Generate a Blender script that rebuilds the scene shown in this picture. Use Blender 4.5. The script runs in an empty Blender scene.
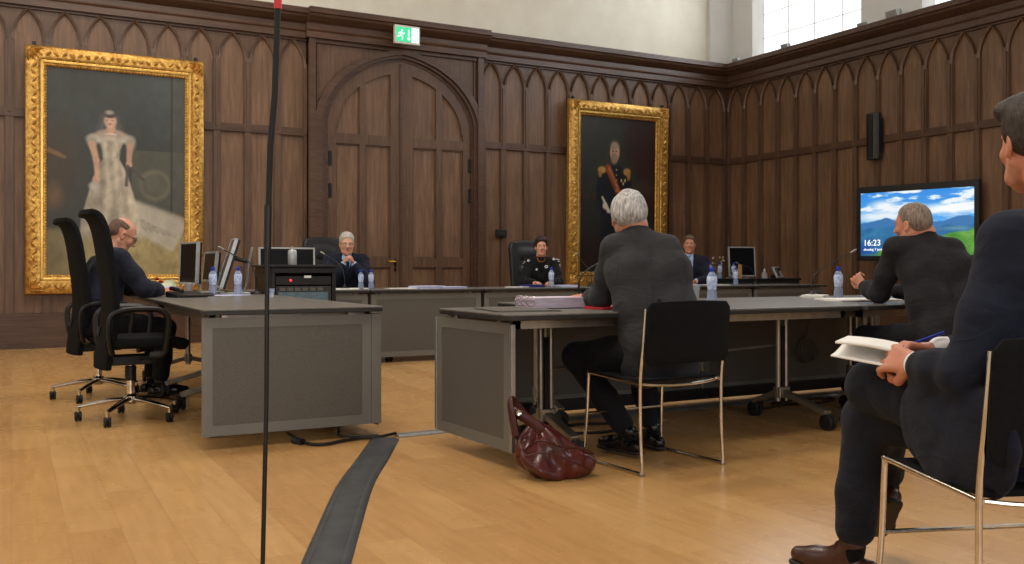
import bpy, math, random
import numpy as np
from mathutils import Vector, Matrix, Euler

random.seed(7)
rng = np.random.RandomState(11)
SC = bpy.context.scene
COL = SC.collection
R = math.radians
PI = math.pi

# ------------------------------------------------------------------ camera
cam_data = bpy.data.cameras.new('camera')
cam = bpy.data.objects.new('camera', cam_data)
COL.objects.link(cam)
cam.location = (0.0, 0.0, 0.97)
cam.rotation_euler = (R(90), 0, R(-28.3))
cam_data.sensor_width = 36
cam_data.lens = 930 / 1024 * 36
cam_data.shift_y = -14 / 1024
cam_data.clip_start = 0.05
SC.camera = cam

# ------------------------------------------------------------------ view + world
SC.view_settings.view_transform = 'Standard'
SC.view_settings.look = 'None'
SC.view_settings.gamma = 1
SC.view_settings.use_curve_mapping = False
SC.view_settings.exposure = 0.0
world = bpy.data.worlds.new('world')
SC.world = world
world.use_nodes = True
bgn = world.node_tree.nodes['Background']
bgn.inputs[0].default_value = (0.80, 0.90, 1.0, 1)
bgn.inputs[1].default_value = 1.0

# ------------------------------------------------------------------ lights of the hall and added fill
def area(name, loc, size, rot, power, col, spread=180):
    l = bpy.data.lights.new(name, 'AREA')
    l.shape = 'RECTANGLE'
    l.size, l.size_y = size
    l.energy = power
    l.color = col
    l.spread = R(spread)
    o = bpy.data.objects.new(name, l)
    o.location = loc
    o.rotation_euler = rot
    COL.objects.link(o)
    return o

WARM = (1.0, 0.90, 0.77)
DAY = (0.90, 0.95, 1.0)
# ceiling luminaires (three rows over the hall, out of the frame)
area('ceiling_light_front', (0.5, 2.5, 6.6), (3.0, 1.0), (0, 0, 0), 150, WARM)
area('ceiling_light_middle', (1.6, 6.2, 6.6), (3.5, 1.2), (0, 0, 0), 180, WARM)
area('ceiling_light_back', (1.2, 10.0, 6.6), (3.5, 0.8), (0, 0, 0), 95, WARM)
# daylight of the high windows: right wall, and the left wall opposite
for i, yc in enumerate((10.9, 7.55, 4.2, 0.85)):
    area('window_and_fill_light', (10.95, yc, 5.75), (2.2, 2.1), (0, R(90), 0), 60, DAY, 150)
for i, yc in enumerate((10.0, 6.0, 2.0)):
    area('window_and_fill_light', (-3.9, yc, 5.2), (2.4, 2.6), (0, R(-90), 0), 32, DAY, 160)

for i, xc in enumerate((-1.5, 2.5, 6.5)):  # added fill lamps behind the camera; this wall has no windows
    area('window_and_fill_light', (xc, -3.9, 2.6), (2.4, 3.0), (R(90), 0, 0), (80, 60, 16)[i], DAY, 160)

# ------------------------------------------------------------------ materials
def lin(c):
    return tuple(((v / 255) / 12.92 if v / 255 <= .04045 else (((v / 255) + .055) / 1.055) ** 2.4) for v in c) + (1,)

def mat(name, rgb, rough=.6, metal=0, noise=None, bump=0, bscale=60, spec=.5, coat=0, sheen=0, trans=0, emis=None, estr=0, ior=1.45):
    """Principled material; noise = (second rgb, scale, stretch) mottles the colour."""
    m = bpy.data.materials.new(name)
    m.use_nodes = True
    nt = m.node_tree
    b = nt.nodes['Principled BSDF']
    b.inputs['Base Color'].default_value = lin(rgb)
    b.inputs['Roughness'].default_value = rough
    b.inputs['Metallic'].default_value = metal
    b.inputs['Specular IOR Level'].default_value = spec
    b.inputs['Coat Weight'].default_value = coat
    b.inputs['Sheen Weight'].default_value = sheen
    b.inputs['Transmission Weight'].default_value = trans
    b.inputs['IOR'].default_value = ior
    if emis:
        b.inputs['Emission Color'].default_value = lin(emis)
        b.inputs['Emission Strength'].default_value = estr
    tc = nt.nodes.new('ShaderNodeTexCoord')
    mp = nt.nodes.new('ShaderNodeMapping')
    nt.links.new(tc.outputs['Object'], mp.inputs[0])
    if noise is None:
        noise = (tuple(int(v * .9) for v in rgb), 14, (1, 1, 1))
    n = nt.nodes.new('ShaderNodeTexNoise')
    mp.inputs['Scale'].default_value = noise[2]
    n.inputs['Scale'].default_value = noise[1]
    n.inputs['Detail'].default_value = 4
    nt.links.new(mp.outputs[0], n.inputs['Vector'])
    cr = nt.nodes.new('ShaderNodeValToRGB')
    cr.color_ramp.elements[0].position = .35
    cr.color_ramp.elements[1].position = .65
    cr.color_ramp.elements[0].color = lin(noise[0])
    cr.color_ramp.elements[1].color = lin(rgb)
    nt.links.new(n.outputs['Fac'], cr.inputs[0])
    nt.links.new(cr.outputs[0], b.inputs['Base Color'])
    if bump:
        n2 = nt.nodes.new('ShaderNodeTexNoise')
        n2.inputs['Scale'].default_value = bscale
        n2.inputs['Detail'].default_value = 3
        nt.links.new(mp.outputs[0], n2.inputs['Vector'])
        bp = nt.nodes.new('ShaderNodeBump')
        bp.inputs['Strength'].default_value = bump
        bp.inputs['Distance'].default_value = .01
        nt.links.new(n2.outputs['Fac'], bp.inputs['Height'])
        nt.links.new(bp.outputs[0], b.inputs['Normal'])
    return m

def wood_mat(name, c1, c2, c3, rough, stretch=(6, 6, .45), patch=1.3):
    m = bpy.data.materials.new(name)
    m.use_nodes = True
    nt = m.node_tree
    b = nt.nodes['Principled BSDF']
    tc = nt.nodes.new('ShaderNodeTexCoord')
    mp = nt.nodes.new('ShaderNodeMapping')
    mp.inputs['Scale'].default_value = stretch
    nt.links.new(tc.outputs['Object'], mp.inputs[0])
    g = nt.nodes.new('ShaderNodeTexNoise')
    g.inputs['Scale'].default_value = 5
    g.inputs['Detail'].default_value = 8
    g.inputs['Roughness'].default_value = .65
    g.inputs['Distortion'].default_value = .6
    nt.links.new(mp.outputs[0], g.inputs['Vector'])
    cr = nt.nodes.new('ShaderNodeValToRGB')
    e = cr.color_ramp.elements
    e[0].position, e[1].position = .3, .72
    e[0].color, e[1].color = lin(c1), lin(c3)
    k = e.new(.5); k.color = lin(c2)
    nt.links.new(g.outputs['Fac'], cr.inputs[0])
    p = nt.nodes.new('ShaderNodeTexNoise')
    p.inputs['Scale'].default_value = patch
    nt.links.new(tc.outputs['Object'], p.inputs['Vector'])
    mx = nt.nodes.new('ShaderNodeMix')
    mx.data_type = 'RGBA'; mx.blend_type = 'MULTIPLY'
    mx.inputs[0].default_value = .55
    cr2 = nt.nodes.new('ShaderNodeValToRGB')
    cr2.color_ramp.elements[0].position = .3
    cr2.color_ramp.elements[1].position = .7
    cr2.color_ramp.elements[0].color = (.55, .55, .55, 1)
    nt.links.new(p.outputs['Fac'], cr2.inputs[0])
    nt.links.new(cr.outputs[0], mx.inputs['A'])
    nt.links.new(cr2.outputs[0], mx.inputs['B'])
    nt.links.new(mx.outputs['Result'], b.inputs['Base Color'])
    b.inputs['Roughness'].default_value = rough
    bp = nt.nodes.new('ShaderNodeBump')
    bp.inputs['Strength'].default_value = .12
    bp.inputs['Distance'].default_value = .01
    nt.links.new(g.outputs['Fac'], bp.inputs['Height'])
    nt.links.new(bp.outputs[0], b.inputs['Normal'])
    return m

def floor_mat():
    m = bpy.data.materials.new('oak_parquet')
    m.use_nodes = True
    nt = m.node_tree
    b = nt.nodes['Principled BSDF']
    tc = nt.nodes.new('ShaderNodeTexCoord')
    mp = nt.nodes.new('ShaderNodeMapping')
    mp.inputs['Rotation'].default_value = (0, 0, R(90))
    nt.links.new(tc.outputs['Object'], mp.inputs[0])
    br = nt.nodes.new('ShaderNodeTexBrick')
    br.inputs['Color1'].default_value = lin((198, 156, 102))
    br.inputs['Color2'].default_value = lin((184, 140, 88))
    br.inputs['Mortar'].default_value = lin((168, 128, 82))
    br.inputs['Scale'].default_value = 1
    br.inputs['Mortar Size'].default_value = .0015
    br.inputs['Brick Width'].default_value = 1.25
    br.inputs['Row Height'].default_value = .18
    nt.links.new(mp.outputs[0], br.inputs['Vector'])
    mp2 = nt.nodes.new('ShaderNodeMapping')
    mp2.inputs['Scale'].default_value = (14, 1.2, 1)
    nt.links.new(tc.outputs['Object'], mp2.inputs[0])
    n = nt.nodes.new('ShaderNodeTexNoise')
    n.inputs['Scale'].default_value = 2.2
    n.inputs['Detail'].default_value = 6
    nt.links.new(mp2.outputs[0], n.inputs['Vector'])
    cr = nt.nodes.new('ShaderNodeValToRGB')
    cr.color_ramp.elements[0].position = .3
    cr.color_ramp.elements[1].position = .7
    cr.color_ramp.elements[0].color = (.80, .78, .74, 1)
    nt.links.new(n.outputs['Fac'], cr.inputs[0])
    mx = nt.nodes.new('ShaderNodeMix')
    mx.data_type = 'RGBA'; mx.blend_type = 'MULTIPLY'
    mx.inputs[0].default_value = .8
    nt.links.new(br.outputs['Color'], mx.inputs['A'])
    nt.links.new(cr.outputs[0], mx.inputs['B'])
    nt.links.new(mx.outputs['Result'], b.inputs['Base Color'])
    b.inputs['Roughness'].default_value = .33
    b.inputs['Specular IOR Level'].default_value = .45
    n3 = nt.nodes.new('ShaderNodeTexNoise')
    n3.inputs['Scale'].default_value = 3
    nt.links.new(tc.outputs['Object'], n3.inputs['Vector'])
    mr = nt.nodes.new('ShaderNodeMapRange')
    mr.inputs[3].default_value = .20
    mr.inputs[4].default_value = .36
    nt.links.new(n3.outputs['Fac'], mr.inputs[0])
    nt.links.new(mr.outputs[0], b.inputs['Roughness'])
    return m

def attr_mat(name, rough=.5, emit=0):
    """colour read from the mesh (pictures on canvas or screen)."""
    m = bpy.data.materials.new(name)
    m.use_nodes = True
    nt = m.node_tree
    b = nt.nodes['Principled BSDF']
    a = nt.nodes.new('ShaderNodeVertexColor')
    a.layer_name = 'Col'
    if emit:
        b.inputs['Base Color'].default_value = (0, 0, 0, 1)
        nt.links.new(a.outputs[0], b.inputs['Emission Color'])
        b.inputs['Emission Strength'].default_value = emit
    else:
        nt.links.new(a.outputs[0], b.inputs['Base Color'])
    b.inputs['Roughness'].default_value = rough
    return m

MT = {}
MT['oak'] = wood_mat('dark_oak', (80, 58, 43), (100, 74, 56), (119, 90, 69), .40)
MT['oak_rail'] = wood_mat('dark_oak_across', (70, 49, 37), (87, 62, 48), (102, 76, 59), .36, (.45, 6, 6))
MT['floor'] = floor_mat()
MT['plaster'] = mat('cream_plaster', (226, 221, 205), .85, noise=((219, 213, 196), 3, (1, 1, 1)))
MT['plaster_white'] = mat('white_plaster', (222, 221, 217), .85, noise=((217, 216, 212), 3, (1, 1, 1)))
MT['oak_panel'] = wood_mat('oak_panel_boards', (98, 73, 54), (122, 92, 69), (144, 112, 87), .42, (5, 5, .35), 1.0)
MT['gold'] = mat('gilt', (228, 182, 98), .36, .65, noise=((168, 122, 56), 26, (1, 1, 1)), bump=.6, bscale=45)
MT['gold_plain'] = mat('gilt_plain', (238, 198, 112), .25, .85, noise=((225, 180, 96), 8, (1, 1, 1)))
MT['panel'] = mat('grey_lacquer_panel', (118, 117, 112), .42, .2, noise=((111, 110, 105), 4, (1, 1, 1)))
MT['insert'] = mat('grey_perforated_panel', (98, 95, 90), .5, .2, noise=((88, 85, 81), 160, (1, 1, 1)))
MT['top'] = mat('dark_grey_laminate', (112, 110, 106), .30, 0, noise=((102, 100, 96), 30, (1, 1, 1)))
MT['edge'] = mat('black_edge', (40, 40, 41), .4)
MT['steel'] = mat('satin_steel', (176, 170, 160), .32, .85)
MT['chrome'] = mat('chrome', (224, 218, 208), .12, 1.0)
MT['alu'] = mat('satin_aluminium', (168, 170, 172), .35, .8)
MT['plastic'] = mat('black_plastic', (20, 20, 22), .42)
MT['rubber'] = mat('black_rubber', (24, 24, 25), .7)
MT['fabric_black'] = mat('black_fabric', (19, 20, 23), .9, bump=.25, bscale=300, noise=((14, 15, 17), 60, (1, 1, 1)), spec=.2)
MT['leather_black'] = mat('black_leather', (30, 31, 33), .38, bump=.3, bscale=40)
MT['leather_brown'] = mat('brown_leather', (64, 34, 24), .28, bump=.2, bscale=40)
MT['leather_shoe'] = mat('black_shoe_leather', (16, 15, 16), .22)
MT['bag'] = mat('maroon_leather', (92, 30, 28), .30, noise=((62, 18, 20), 9, (1, 1, 1)), bump=.5, bscale=16, coat=.25)
MT['bag_dark'] = mat('maroon_leather_trim', (64, 22, 22), .34, bump=.3, bscale=30)
MT['paper'] = mat('paper', (236, 234, 228), .8, noise=((228, 227, 224), 20, (1, 1, 1)))
MT['paper_blue'] = mat('bluish_paper', (205, 208, 232), .8, noise=((188, 192, 224), 20, (1, 1, 1)))
MT['red'] = mat('red_card', (212, 44, 50), .5)
MT['blue'] = mat('blue_card', (38, 44, 122), .5)
MT['cap'] = mat('blue_cap', (24, 52, 176), .4)
MT['label'] = mat('bottle_label', (150, 172, 222), .5, noise=((214, 222, 240), 40, (1, 1, 1)))
MT['screen_off'] = mat('dark_screen', (12, 14, 18), .3, spec=.25)
MT['silver'] = mat('silver_plastic', (188, 190, 192), .35, .4)
MT['brass'] = mat('brass', (214, 164, 74), .25, .9)
MT['strip'] = mat('ribbed_rubber_strip', (62, 66, 70), .45, noise=((50, 53, 57), 12, (1, 1, 1)))
MT['cable'] = mat('black_cable', (16, 16, 18), .5)
MT['anthracite'] = mat('anthracite_metal', (50, 52, 52), .5, .2)
MT['yellow'] = mat('yellow_plastic', (222, 180, 40), .45)
MT['leaf'] = mat('green_leaves', (74, 104, 50), .6, noise=((46, 74, 34), 30, (1, 1, 1)))
MT['rose'] = mat('red_petals', (176, 26, 40), .6)
MT['wrap'] = mat('pale_green_wrapping', (196, 204, 170), .35)
MT['white'] = mat('white_plastic', (226, 226, 222), .4)
MT['red_led'] = mat('red_indicator', (255, 40, 40), .4, emis=(255, 40, 50), estr=3)
MT['window_glass'] = mat('daylit_frosted_pane', (240, 244, 246), .5, emis=(243, 247, 250), estr=1.25)

def clear_mat(name, rgb, fac):
    m = bpy.data.materials.new(name)
    m.use_nodes = True
    nt = m.node_tree
    nt.nodes.remove(nt.nodes['Principled BSDF'])
    out = nt.nodes['Material Output']
    t = nt.nodes.new('ShaderNodeBsdfTransparent')
    t.inputs[0].default_value = (.9, .93, .97, 1)
    g = nt.nodes.new('ShaderNodeBsdfPrincipled')
    g.inputs['Base Color'].default_value = lin(rgb)
    g.inputs['Roughness'].default_value = .12
    mx = nt.nodes.new('ShaderNodeMixShader')
    fr = nt.nodes.new('ShaderNodeFresnel')
    ad = nt.nodes.new('ShaderNodeMath'); ad.operation = 'ADD'; ad.inputs[1].default_value = fac
    nt.links.new(fr.outputs[0], ad.inputs[0])
    nt.links.new(ad.outputs[0], mx.inputs[0])
    nt.links.new(t.outputs[0], mx.inputs[1])
    nt.links.new(g.outputs[0], mx.inputs[2])
    nt.links.new(mx.outputs[0], out.inputs[0])
    return m
MT['pet'] = clear_mat('clear_bottle_plastic', (190, 208, 240), .32)
MT['clear_cup'] = clear_mat('clear_cup_plastic', (214, 214, 216), .30)

# ------------------------------------------------------------------ mesh builder
class MB:
    def __init__(s):
        s.v = []; s.f = []
    def add(s, vs, fs):
        n = len(s.v)
        s.v += [tuple(p) for p in vs]
        s.f += [tuple(i + n for i in f) for f in fs]
        return s
    def box(s, x0, x1, y0, y1, z0, z1, M=None):
        vs = [Vector(p) for p in ((x0, y0, z0), (x1, y0, z0), (x1, y1, z0), (x0, y1, z0), (x0, y0, z1), (x1, y0, z1), (x1, y1, z1), (x0, y1, z1))]
        if M is not None: vs = [M @ p for p in vs]
        return s.add(vs, [(3, 2, 1, 0), (4, 5, 6, 7), (0, 1, 5, 4), (1, 2, 6, 5), (2, 3, 7, 6), (3, 0, 4, 7)])
    def bar(s, a, b, w, h, up=(0, 0, 1)):
        a, b = Vector(a), Vector(b)
        d = (b - a).normalized(); u = Vector(up)
        x = d.cross(u)
        if x.length < 1e-4: x = Vector((1, 0, 0))
        x.normalize(); u = x.cross(d).normalized()
        vs = []
        for p in (a, b):
            for sx, su in ((-1, -1), (1, -1), (1, 1), (-1, 1)):
                vs.append(p + x * (sx * w / 2) + u * (su * h / 2))
        return s.add(vs, [(0, 3, 2, 1), (4, 5, 6, 7), (0, 1, 5, 4), (1, 2, 6, 5), (2, 3, 7, 6), (3, 0, 4, 7)])
    def tube(s, pts, r, n=8, caps=True, flat=1.0, up=(0, 0, 1)):
        P = [Vector(p) for p in pts]
        rr = r if isinstance(r, (list, tuple)) else [r] * len(P)
        base = len(s.v); prev = None
        for i, p in enumerate(P):
            d = ((P[min(i + 1, len(P) - 1)] - P[max(i - 1, 0)])).normalized()
            if prev is None:
                u = Vector(up)
                x = d.cross(u)
                if x.length < 1e-3: x = d.cross(Vector((1, 0, 0)))
                x.normalize()
            else:
                x = (prev - d * prev.dot(d)).normalized()
            y = d.cross(x)
            prev = x
            for k in range(n):
                t = 2 * PI * k / n
                s.v.append(tuple(p + x * (math.cos(t) * rr[i]) + y * (math.sin(t) * rr[i] * flat)))
        for i in range(len(P) - 1):
            for k in range(n):
                a = base + i * n + k; b = base + i * n + (k + 1) % n
                s.f.append((a, b, b + n, a + n))
        if caps:
            s.f.append(tuple(base + k for k in range(n))[::-1])
            s.f.append(tuple(base + (len(P) - 1) * n + k for k in range(n)))
        return s
    def lathe(s, prof, c=(0, 0, 0), n=20, M=None):
        base = len(s.v)
        for (r, z) in prof:
            for k in range(n):
                t = 2 * PI * k / n
                p = Vector((c[0] + r * math.cos(t), c[1] + r * math.sin(t), c[2] + z))
                if M is not None: p = M @ p
                s.v.append(tuple(p))
        for i in range(len(prof) - 1):
            for k in range(n):
                a = base + i * n + k; b = base + i * n + (k + 1) % n
                s.f.append((a, b, b + n, a + n))
        s.f.append(tuple(base + k for k in range(n))[::-1])
        s.f.append(tuple(base + (len(prof) - 1) * n + k for k in range(n)))
        return s
    def prism(s, poly, axis, a, b, M=None):
        """poly: 2-D outline; extruded from a to b along axis (0 x, 1 y, 2 z)."""
        def P(q, t):
            if axis == 0: p = (t, q[0], q[1])
            elif axis == 1: p = (q[0], t, q[1])
            else: p = (q[0], q[1], t)
            p = Vector(p)
            return M @ p if M is not None else p
        n = len(poly)
        return s.add([P(q, a) for q in poly] + [P(q, b) for q in poly],
                     [tuple(range(n))[::-1], tuple(range(n, 2 * n))] + [(i, (i + 1) % n, (i + 1) % n + n, i + n) for i in range(n)])
    def sheet(s, fn, nu, nv, thick=0.0):
        """grid surface fn(u,v) -> Vector; thick extrudes it along its normals."""
        G = [[Vector(fn(i / nu, j / nv)) for j in range(nv + 1)] for i in range(nu + 1)]
        base = len(s.v)
        idx = lambda i, j: base + i * (nv + 1) + j
        for row in G:
            for p in row: s.v.append(tuple(p))
        for i in range(nu):
            for j in range(nv):
                s.f.append((idx(i, j), idx(i + 1, j), idx(i + 1, j + 1), idx(i, j + 1)))
        if thick:
            off = len(s.v) - base
            for i in range(nu + 1):
                for j in range(nv + 1):
                    du = G[min(i + 1, nu)][j] - G[max(i - 1, 0)][j]
                    dv = G[i][min(j + 1, nv)] - G[i][max(j - 1, 0)]
                    nn = du.cross(dv)
                    nn = nn.normalized() if nn.length > 1e-9 else Vector((0, 0, 1))
                    s.v.append(tuple(G[i][j] - nn * thick))
            for i in range(nu):
                for j in range(nv):
                    s.f.append((idx(i, j) + off, idx(i, j + 1) + off, idx(i + 1, j + 1) + off, idx(i + 1, j) + off))
            ring = [idx(i, 0) for i in range(nu + 1)] + [idx(nu, j) for j in range(1, nv + 1)] + [idx(i, nv) for i in range(nu - 1, -1, -1)] + [idx(0, j) for j in range(nv - 1, 0, -1)]
            for a, b in zip(ring, ring[1:] + ring[:1]):
                s.f.append((b, a, a + off, b + off))
        return s
    def build(s, name, m, parent=None, smooth=False, bevel=0, loc=None, seg=2):
        me = bpy.data.meshes.new(name)
        me.from_pydata(s.v, [], s.f)
        me.update()
        o = bpy.data.objects.new(name, me)
        COL.objects.link(o)
        me.materials.append(MT[m] if isinstance(m, str) else m)
        if parent is not None: o.parent = parent
        if loc is not None: o.location = loc
        fix_normals(me)
        if smooth:
            for p in me.polygons: p.use_smooth = True
            if smooth != 'all': auto_smooth(me, R(42))
        if bevel:
            b = o.modifiers.new('bevel', 'BEVEL')
            b.width = bevel; b.segments = seg; b.limit_method = 'ANGLE'; b.angle_limit = R(40)
        return o

import bmesh
def fix_normals(me):
    bm = bmesh.new(); bm.from_mesh(me)
    bmesh.ops.recalc_face_normals(bm, faces=bm.faces)
    bm.to_mesh(me); bm.free()
def auto_smooth(me, ang):
    bm = bmesh.new(); bm.from_mesh(me)
    for e in bm.edges:
        if len(e.link_faces) == 2 and e.calc_face_angle(0) > ang: e.smooth = False
    bm.to_mesh(me); bm.free()

def tag(o, label=None, cat=None, group=None, kind=None):
    if label: o['label'] = label
    if cat: o['category'] = cat
    if group: o['group'] = group
    if kind: o['kind'] = kind
    return o
def thing(name, label, cat, loc=(0, 0, 0), rz=0, group=None):
    o = bpy.data.objects.new(name, None)
    COL.objects.link(o)
    o.location = loc; o.rotation_euler = (0, 0, rz)
    o.empty_display_size = .1
    return tag(o, label, cat, group)
def dup(root, loc, rz, label, group=None):
    def cp(o, parent):
        c = o.copy(); COL.objects.link(c); c.parent = parent
        for ch in [q for q in o.children]: cp(ch, c)
        return c
    r = cp(root, None)
    r.location = loc; r.rotation_euler = (0, 0, rz)
    r['label'] = label
    if group: r['group'] = group
    return r
def struct(mb, name, m, bevel=0, smooth=False):
    o = mb.build(name, m, None, smooth, bevel)
    o['kind'] = 'structure'
    return o
def catmull(pts, n=6):
    P = [Vector(p) for p in pts]
    P = [P[0] * 2 - P[1]] + P + [P[-1] * 2 - P[-2]]
    out = []
    for i in range(1, len(P) - 2):
        for k in range(n):
            t = k / n
            a, b, c, d = P[i - 1], P[i], P[i + 1], P[i + 2]
            out.append(.5 * ((2 * b) + (c - a) * t + (2 * a - 5 * b + 4 * c - d) * t * t + (3 * b - a - 3 * c + d) * t ** 3))
    out.append(P[-2])
    return out
# ================================================================== THE ROOM
YB, XR, XL, YF, ZC = 12.65, 11.15, -4.0, -4.0, 7.0
struct(MB().box(XL, XR + .6, YF, YB + .4, -.1, 0), 'floor', 'floor')
struct(MB().box(XL - .3, XR + .9, YF - .3, YB + .6, ZC, ZC + .2), 'ceiling', 'plaster_white')
struct(MB().box(XL - .3, XL, YF, YB, 0, ZC), 'wall_left', 'plaster')
struct(MB().box(XL, XR, YF - .3, YF, 0, ZC), 'wall_front', 'plaster')
struct(MB().box(XL - .3, XR + .9, YB + .02, YB + .5, 0, ZC), 'wall_back', 'plaster')

Z_AR, Z_SP, Z_MID, Z_LOW = 4.12, 3.71, 2.84, .42       # arch line, springing, middle rail, plinth
PITCH = .40

def arch_half(t, w, rise):
    """height above the springing of a pointed arch at t (0 centre .. w side)."""
    # two arcs with centres beyond the opposite side
    c = (rise * rise - w * w) / (2 * w)
    rad = w + c
    return math.sqrt(max(rad * rad - (t + c) ** 2, 0))

def panelling(L, nb, M, start=0.0):
    """Blind-arcade oak panelling, nb bays from u=start; u runs along the wall, w = depth out of the wall (towards -w)."""
    up = MB(); rail = MB(); brd = MB()
    x0, x1 = start, start + nb * PITCH
    def bx(mb, a, b, d, z0, z1): mb.box(a, b, -d, 0.0, z0, z1, M)
    bx(brd, x0, x1, .008, 0, Z_AR)                     # backing boards
    bx(rail, x0, x1, .060, 0, Z_LOW)                   # plinth
    bx(rail, x0, x1, .075, 0, .05)
    bx(rail, x0, x1, .070, Z_LOW - .03, Z_LOW)
    bx(rail, x0, x1, .045, Z_MID - .05, Z_MID + .05)
    bx(rail, x0, x1, .060, Z_MID - .055, Z_MID - .035)
    bx(rail, x0, x1, .052, Z_AR - .03, Z_AR + .02)
    sw = .085
    hw = PITCH / 2 - sw / 2
    for i in range(nb + 1):
        xc = x0 + i * PITCH
        a, b = max(x0, xc - sw / 2), min(x1, xc + sw / 2)
        bx(up, a, b, .050, Z_LOW, Z_MID)
        bx(up, a, b, .046, Z_MID, Z_SP)
        bx(up, max(x0, xc - .016), min(x1, xc + .016), .062, Z_MID, Z_SP + .06)
        for xa, xb in ((a - .012, a), (b, b + .012)):
            if xa > x0 and xb < x1: bx(up, xa, xb, .026, Z_LOW, Z_SP)
    rise = Z_AR - Z_SP - .045
    for i in range(nb):
        xc = x0 + (i + .5) * PITCH
        N = 14
        ts = [hw * math.cos(PI / 2 * k / N) for k in range(N + 1)]
        for sgn in (-1, 1):
            # spandrel fill between arch curve and arch line
            for k in range(N):
                t0, t1 = ts[k], ts[k + 1]
                z0, z1 = Z_SP + arch_half(t0, hw, rise), Z_SP + arch_half(t1, hw, rise)
                a, b = xc + sgn * t0, xc + sgn * t1
                vs = [Vector(p) for p in ((a, 0, z0), (b, 0, z1), (b, 0, Z_AR), (a, 0, Z_AR), (a, -.018, z0), (b, -.018, z1), (b, -.018, Z_AR), (a, -.018, Z_AR))]
                up.add([M @ p for p in vs], [(0, 1, 2, 3), (4, 5, 6, 7), (0, 1, 5, 4), (3, 2, 6, 7)])
            bx(up, *sorted((xc + sgn * hw, xc + sgn * PITCH / 2)), .018, Z_SP, Z_AR)
            # the moulded rib along the arch
            pts = [(xc + sgn * t, Z_SP + arch_half(t, hw, rise)) for t in ts]
            rw = .028
            W = hw + rw
            rr = rise + rw * 1.25
            pts2 = [(xc + sgn * W * math.cos(PI / 2 * k / N), Z_SP + arch_half(W * math.cos(PI / 2 * k / N), W, rr)) for k in range(N + 1)]
            for k in range(N):
                (a0, z0), (a1, z1), (b0, y0), (b1, y1) = pts[k], pts[k + 1], pts2[k], pts2[k + 1]
                vs = [(a0, 0, z0), (a1, 0, z1), (b1, 0, y1), (b0, 0, y0), (a0, -.044, z0), (a1, -.044, z1), (b1, -.062, y1), (b0, -.062, y0)]
                up.add([M @ Vector(p) for p in vs], [(4, 5, 6, 7), (0, 1, 5, 4), (3, 2, 6, 7)])
    return up, rail, brd

# frame of a wall: u along, -w out into the room, z up
MBACK = Matrix.Translation((0, YB, 0))
MRIGHT = Matrix(((0, -1, 0, 0), (1, 0, 0, 0), (0, 0, 1, 0), (0, 0, 0, 1)))
MRIGHT = Matrix.Translation((XR, 0, 0)) @ Matrix(((0, 1, 0, 0), (-1, 0, 0, 0), (0, 0, 1, 0), (0, 0, 0, 1)))

CORN = [(0, Z_AR), (-.10, Z_AR), (-.10, 4.20), (-.12, 4.22), (-.11, 4.24), (-.11, 4.31), (-.17, 4.34), (-.23, 4.38), (-.24, 4.41), (-.27, 4.42), (-.27, 4.45), (-.25, 4.46), (-.25, 4.50), (0, 4.50)]
def cornice(a, b, M, out=0.0):
    mb = MB()
    mb.prism([(y - (out if y < 0 else 0), z) for y, z in CORN], 0, a, b, M)
    return mb

DX0, DX1 = 3.58, 6.24      # the projecting door bay
upL, rlL, bdL = panelling(0, 18, MBACK, DX0 - 18 * PITCH)
upR, rlR, bdR = panelling(0, 12, MBACK, DX1)
wp = MB()
for q in (upL, upR): wp.add(q.v, q.f)
struct(wp, 'trim_1', 'oak')
wp = MB()
for q in (bdL, bdR): wp.add(q.v, q.f)
struct(wp, 'trim_8', 'oak_panel')
wp = MB()
for q in (rlL, rlR, cornice(DX0 - 18 * PITCH, DX0, MBACK), cornice(DX1, XR, MBACK), cornice(DX0 - .04, DX1 + .04, MBACK, .10)): wp.add(q.v, q.f)
wp.box(DX1 + 12 * PITCH, XR, YB - .04, YB, 0, Z_AR)
struct(wp, 'trim_2', 'oak_rail')
upS, rlS, bdS = panelling(0, 41, MRIGHT, -12.62)
struct(upS, 'trim_7', 'oak')
struct(bdS, 'trim_9', 'oak_panel')
wp = MB()
for q in (rlS, cornice(-YB, 4, MRIGHT)): wp.add(q.v, q.f)
struct(wp, 'trim_3', 'oak_rail')

# projecting bay round the double door
DC, DHW, DSP, DTOP = 4.97, 1.10, 2.95, 3.95
def door_arch(t, w, rise):
    q = min(abs(t) / w, 1)
    return rise * (.86 * math.sqrt(max(1 - q ** 2.15, 0)) + .14 * (1 - q))
bay = MB()
yb = -.12
def bb(mb, a, b, d0, d1, z0, z1): mb.box(a, b, YB - d1, YB - d0, z0, z1)
OW = DHW + .16
bb(bay, DX0, DC - OW, 0, .10, 0, Z_AR)
bb(bay, DC + OW, DX1, 0, .10, 0, Z_AR)
N = 30
def arch_fill(mb, w, rise, z_top, d0, d1, w_in=None, rise_in=None):
    """solid between outer limit z_top (or outer arch) and the arch (w, rise)."""
    for k in range(-N, N):
        t0, t1 = w * math.sin(PI / 2 * k / N), w * math.sin(PI / 2 * (k + 1) / N)
        z0, z1 = DSP + door_arch(t0, w, rise), DSP + door_arch(t1, w, rise)
        if w_in is None:
            T0 = T1 = z_top; u0, u1 = t0, t1
            q = [(t0, z0), (t1, z1), (t1, z_top), (t0, z_top)]
        else:
            s0, s1 = w_in * math.sin(PI / 2 * k / N), w_in * math.sin(PI / 2 * (k + 1) / N)
            q = [(s0, DSP + door_arch(s0, w_in, rise_in)), (s1, DSP + door_arch(s1, w_in, rise_in)), (t1, z1), (t0, z0)]
        vs = [(DC + a, YB - d1, z) for a, z in q] + [(DC + a, YB - d0, z) for a, z in q]
        mb.add(vs, [(0, 1, 2, 3), (7, 6, 5, 4), (0, 4, 5, 1), (2, 6, 7, 3)])
RI = DTOP - DSP
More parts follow.
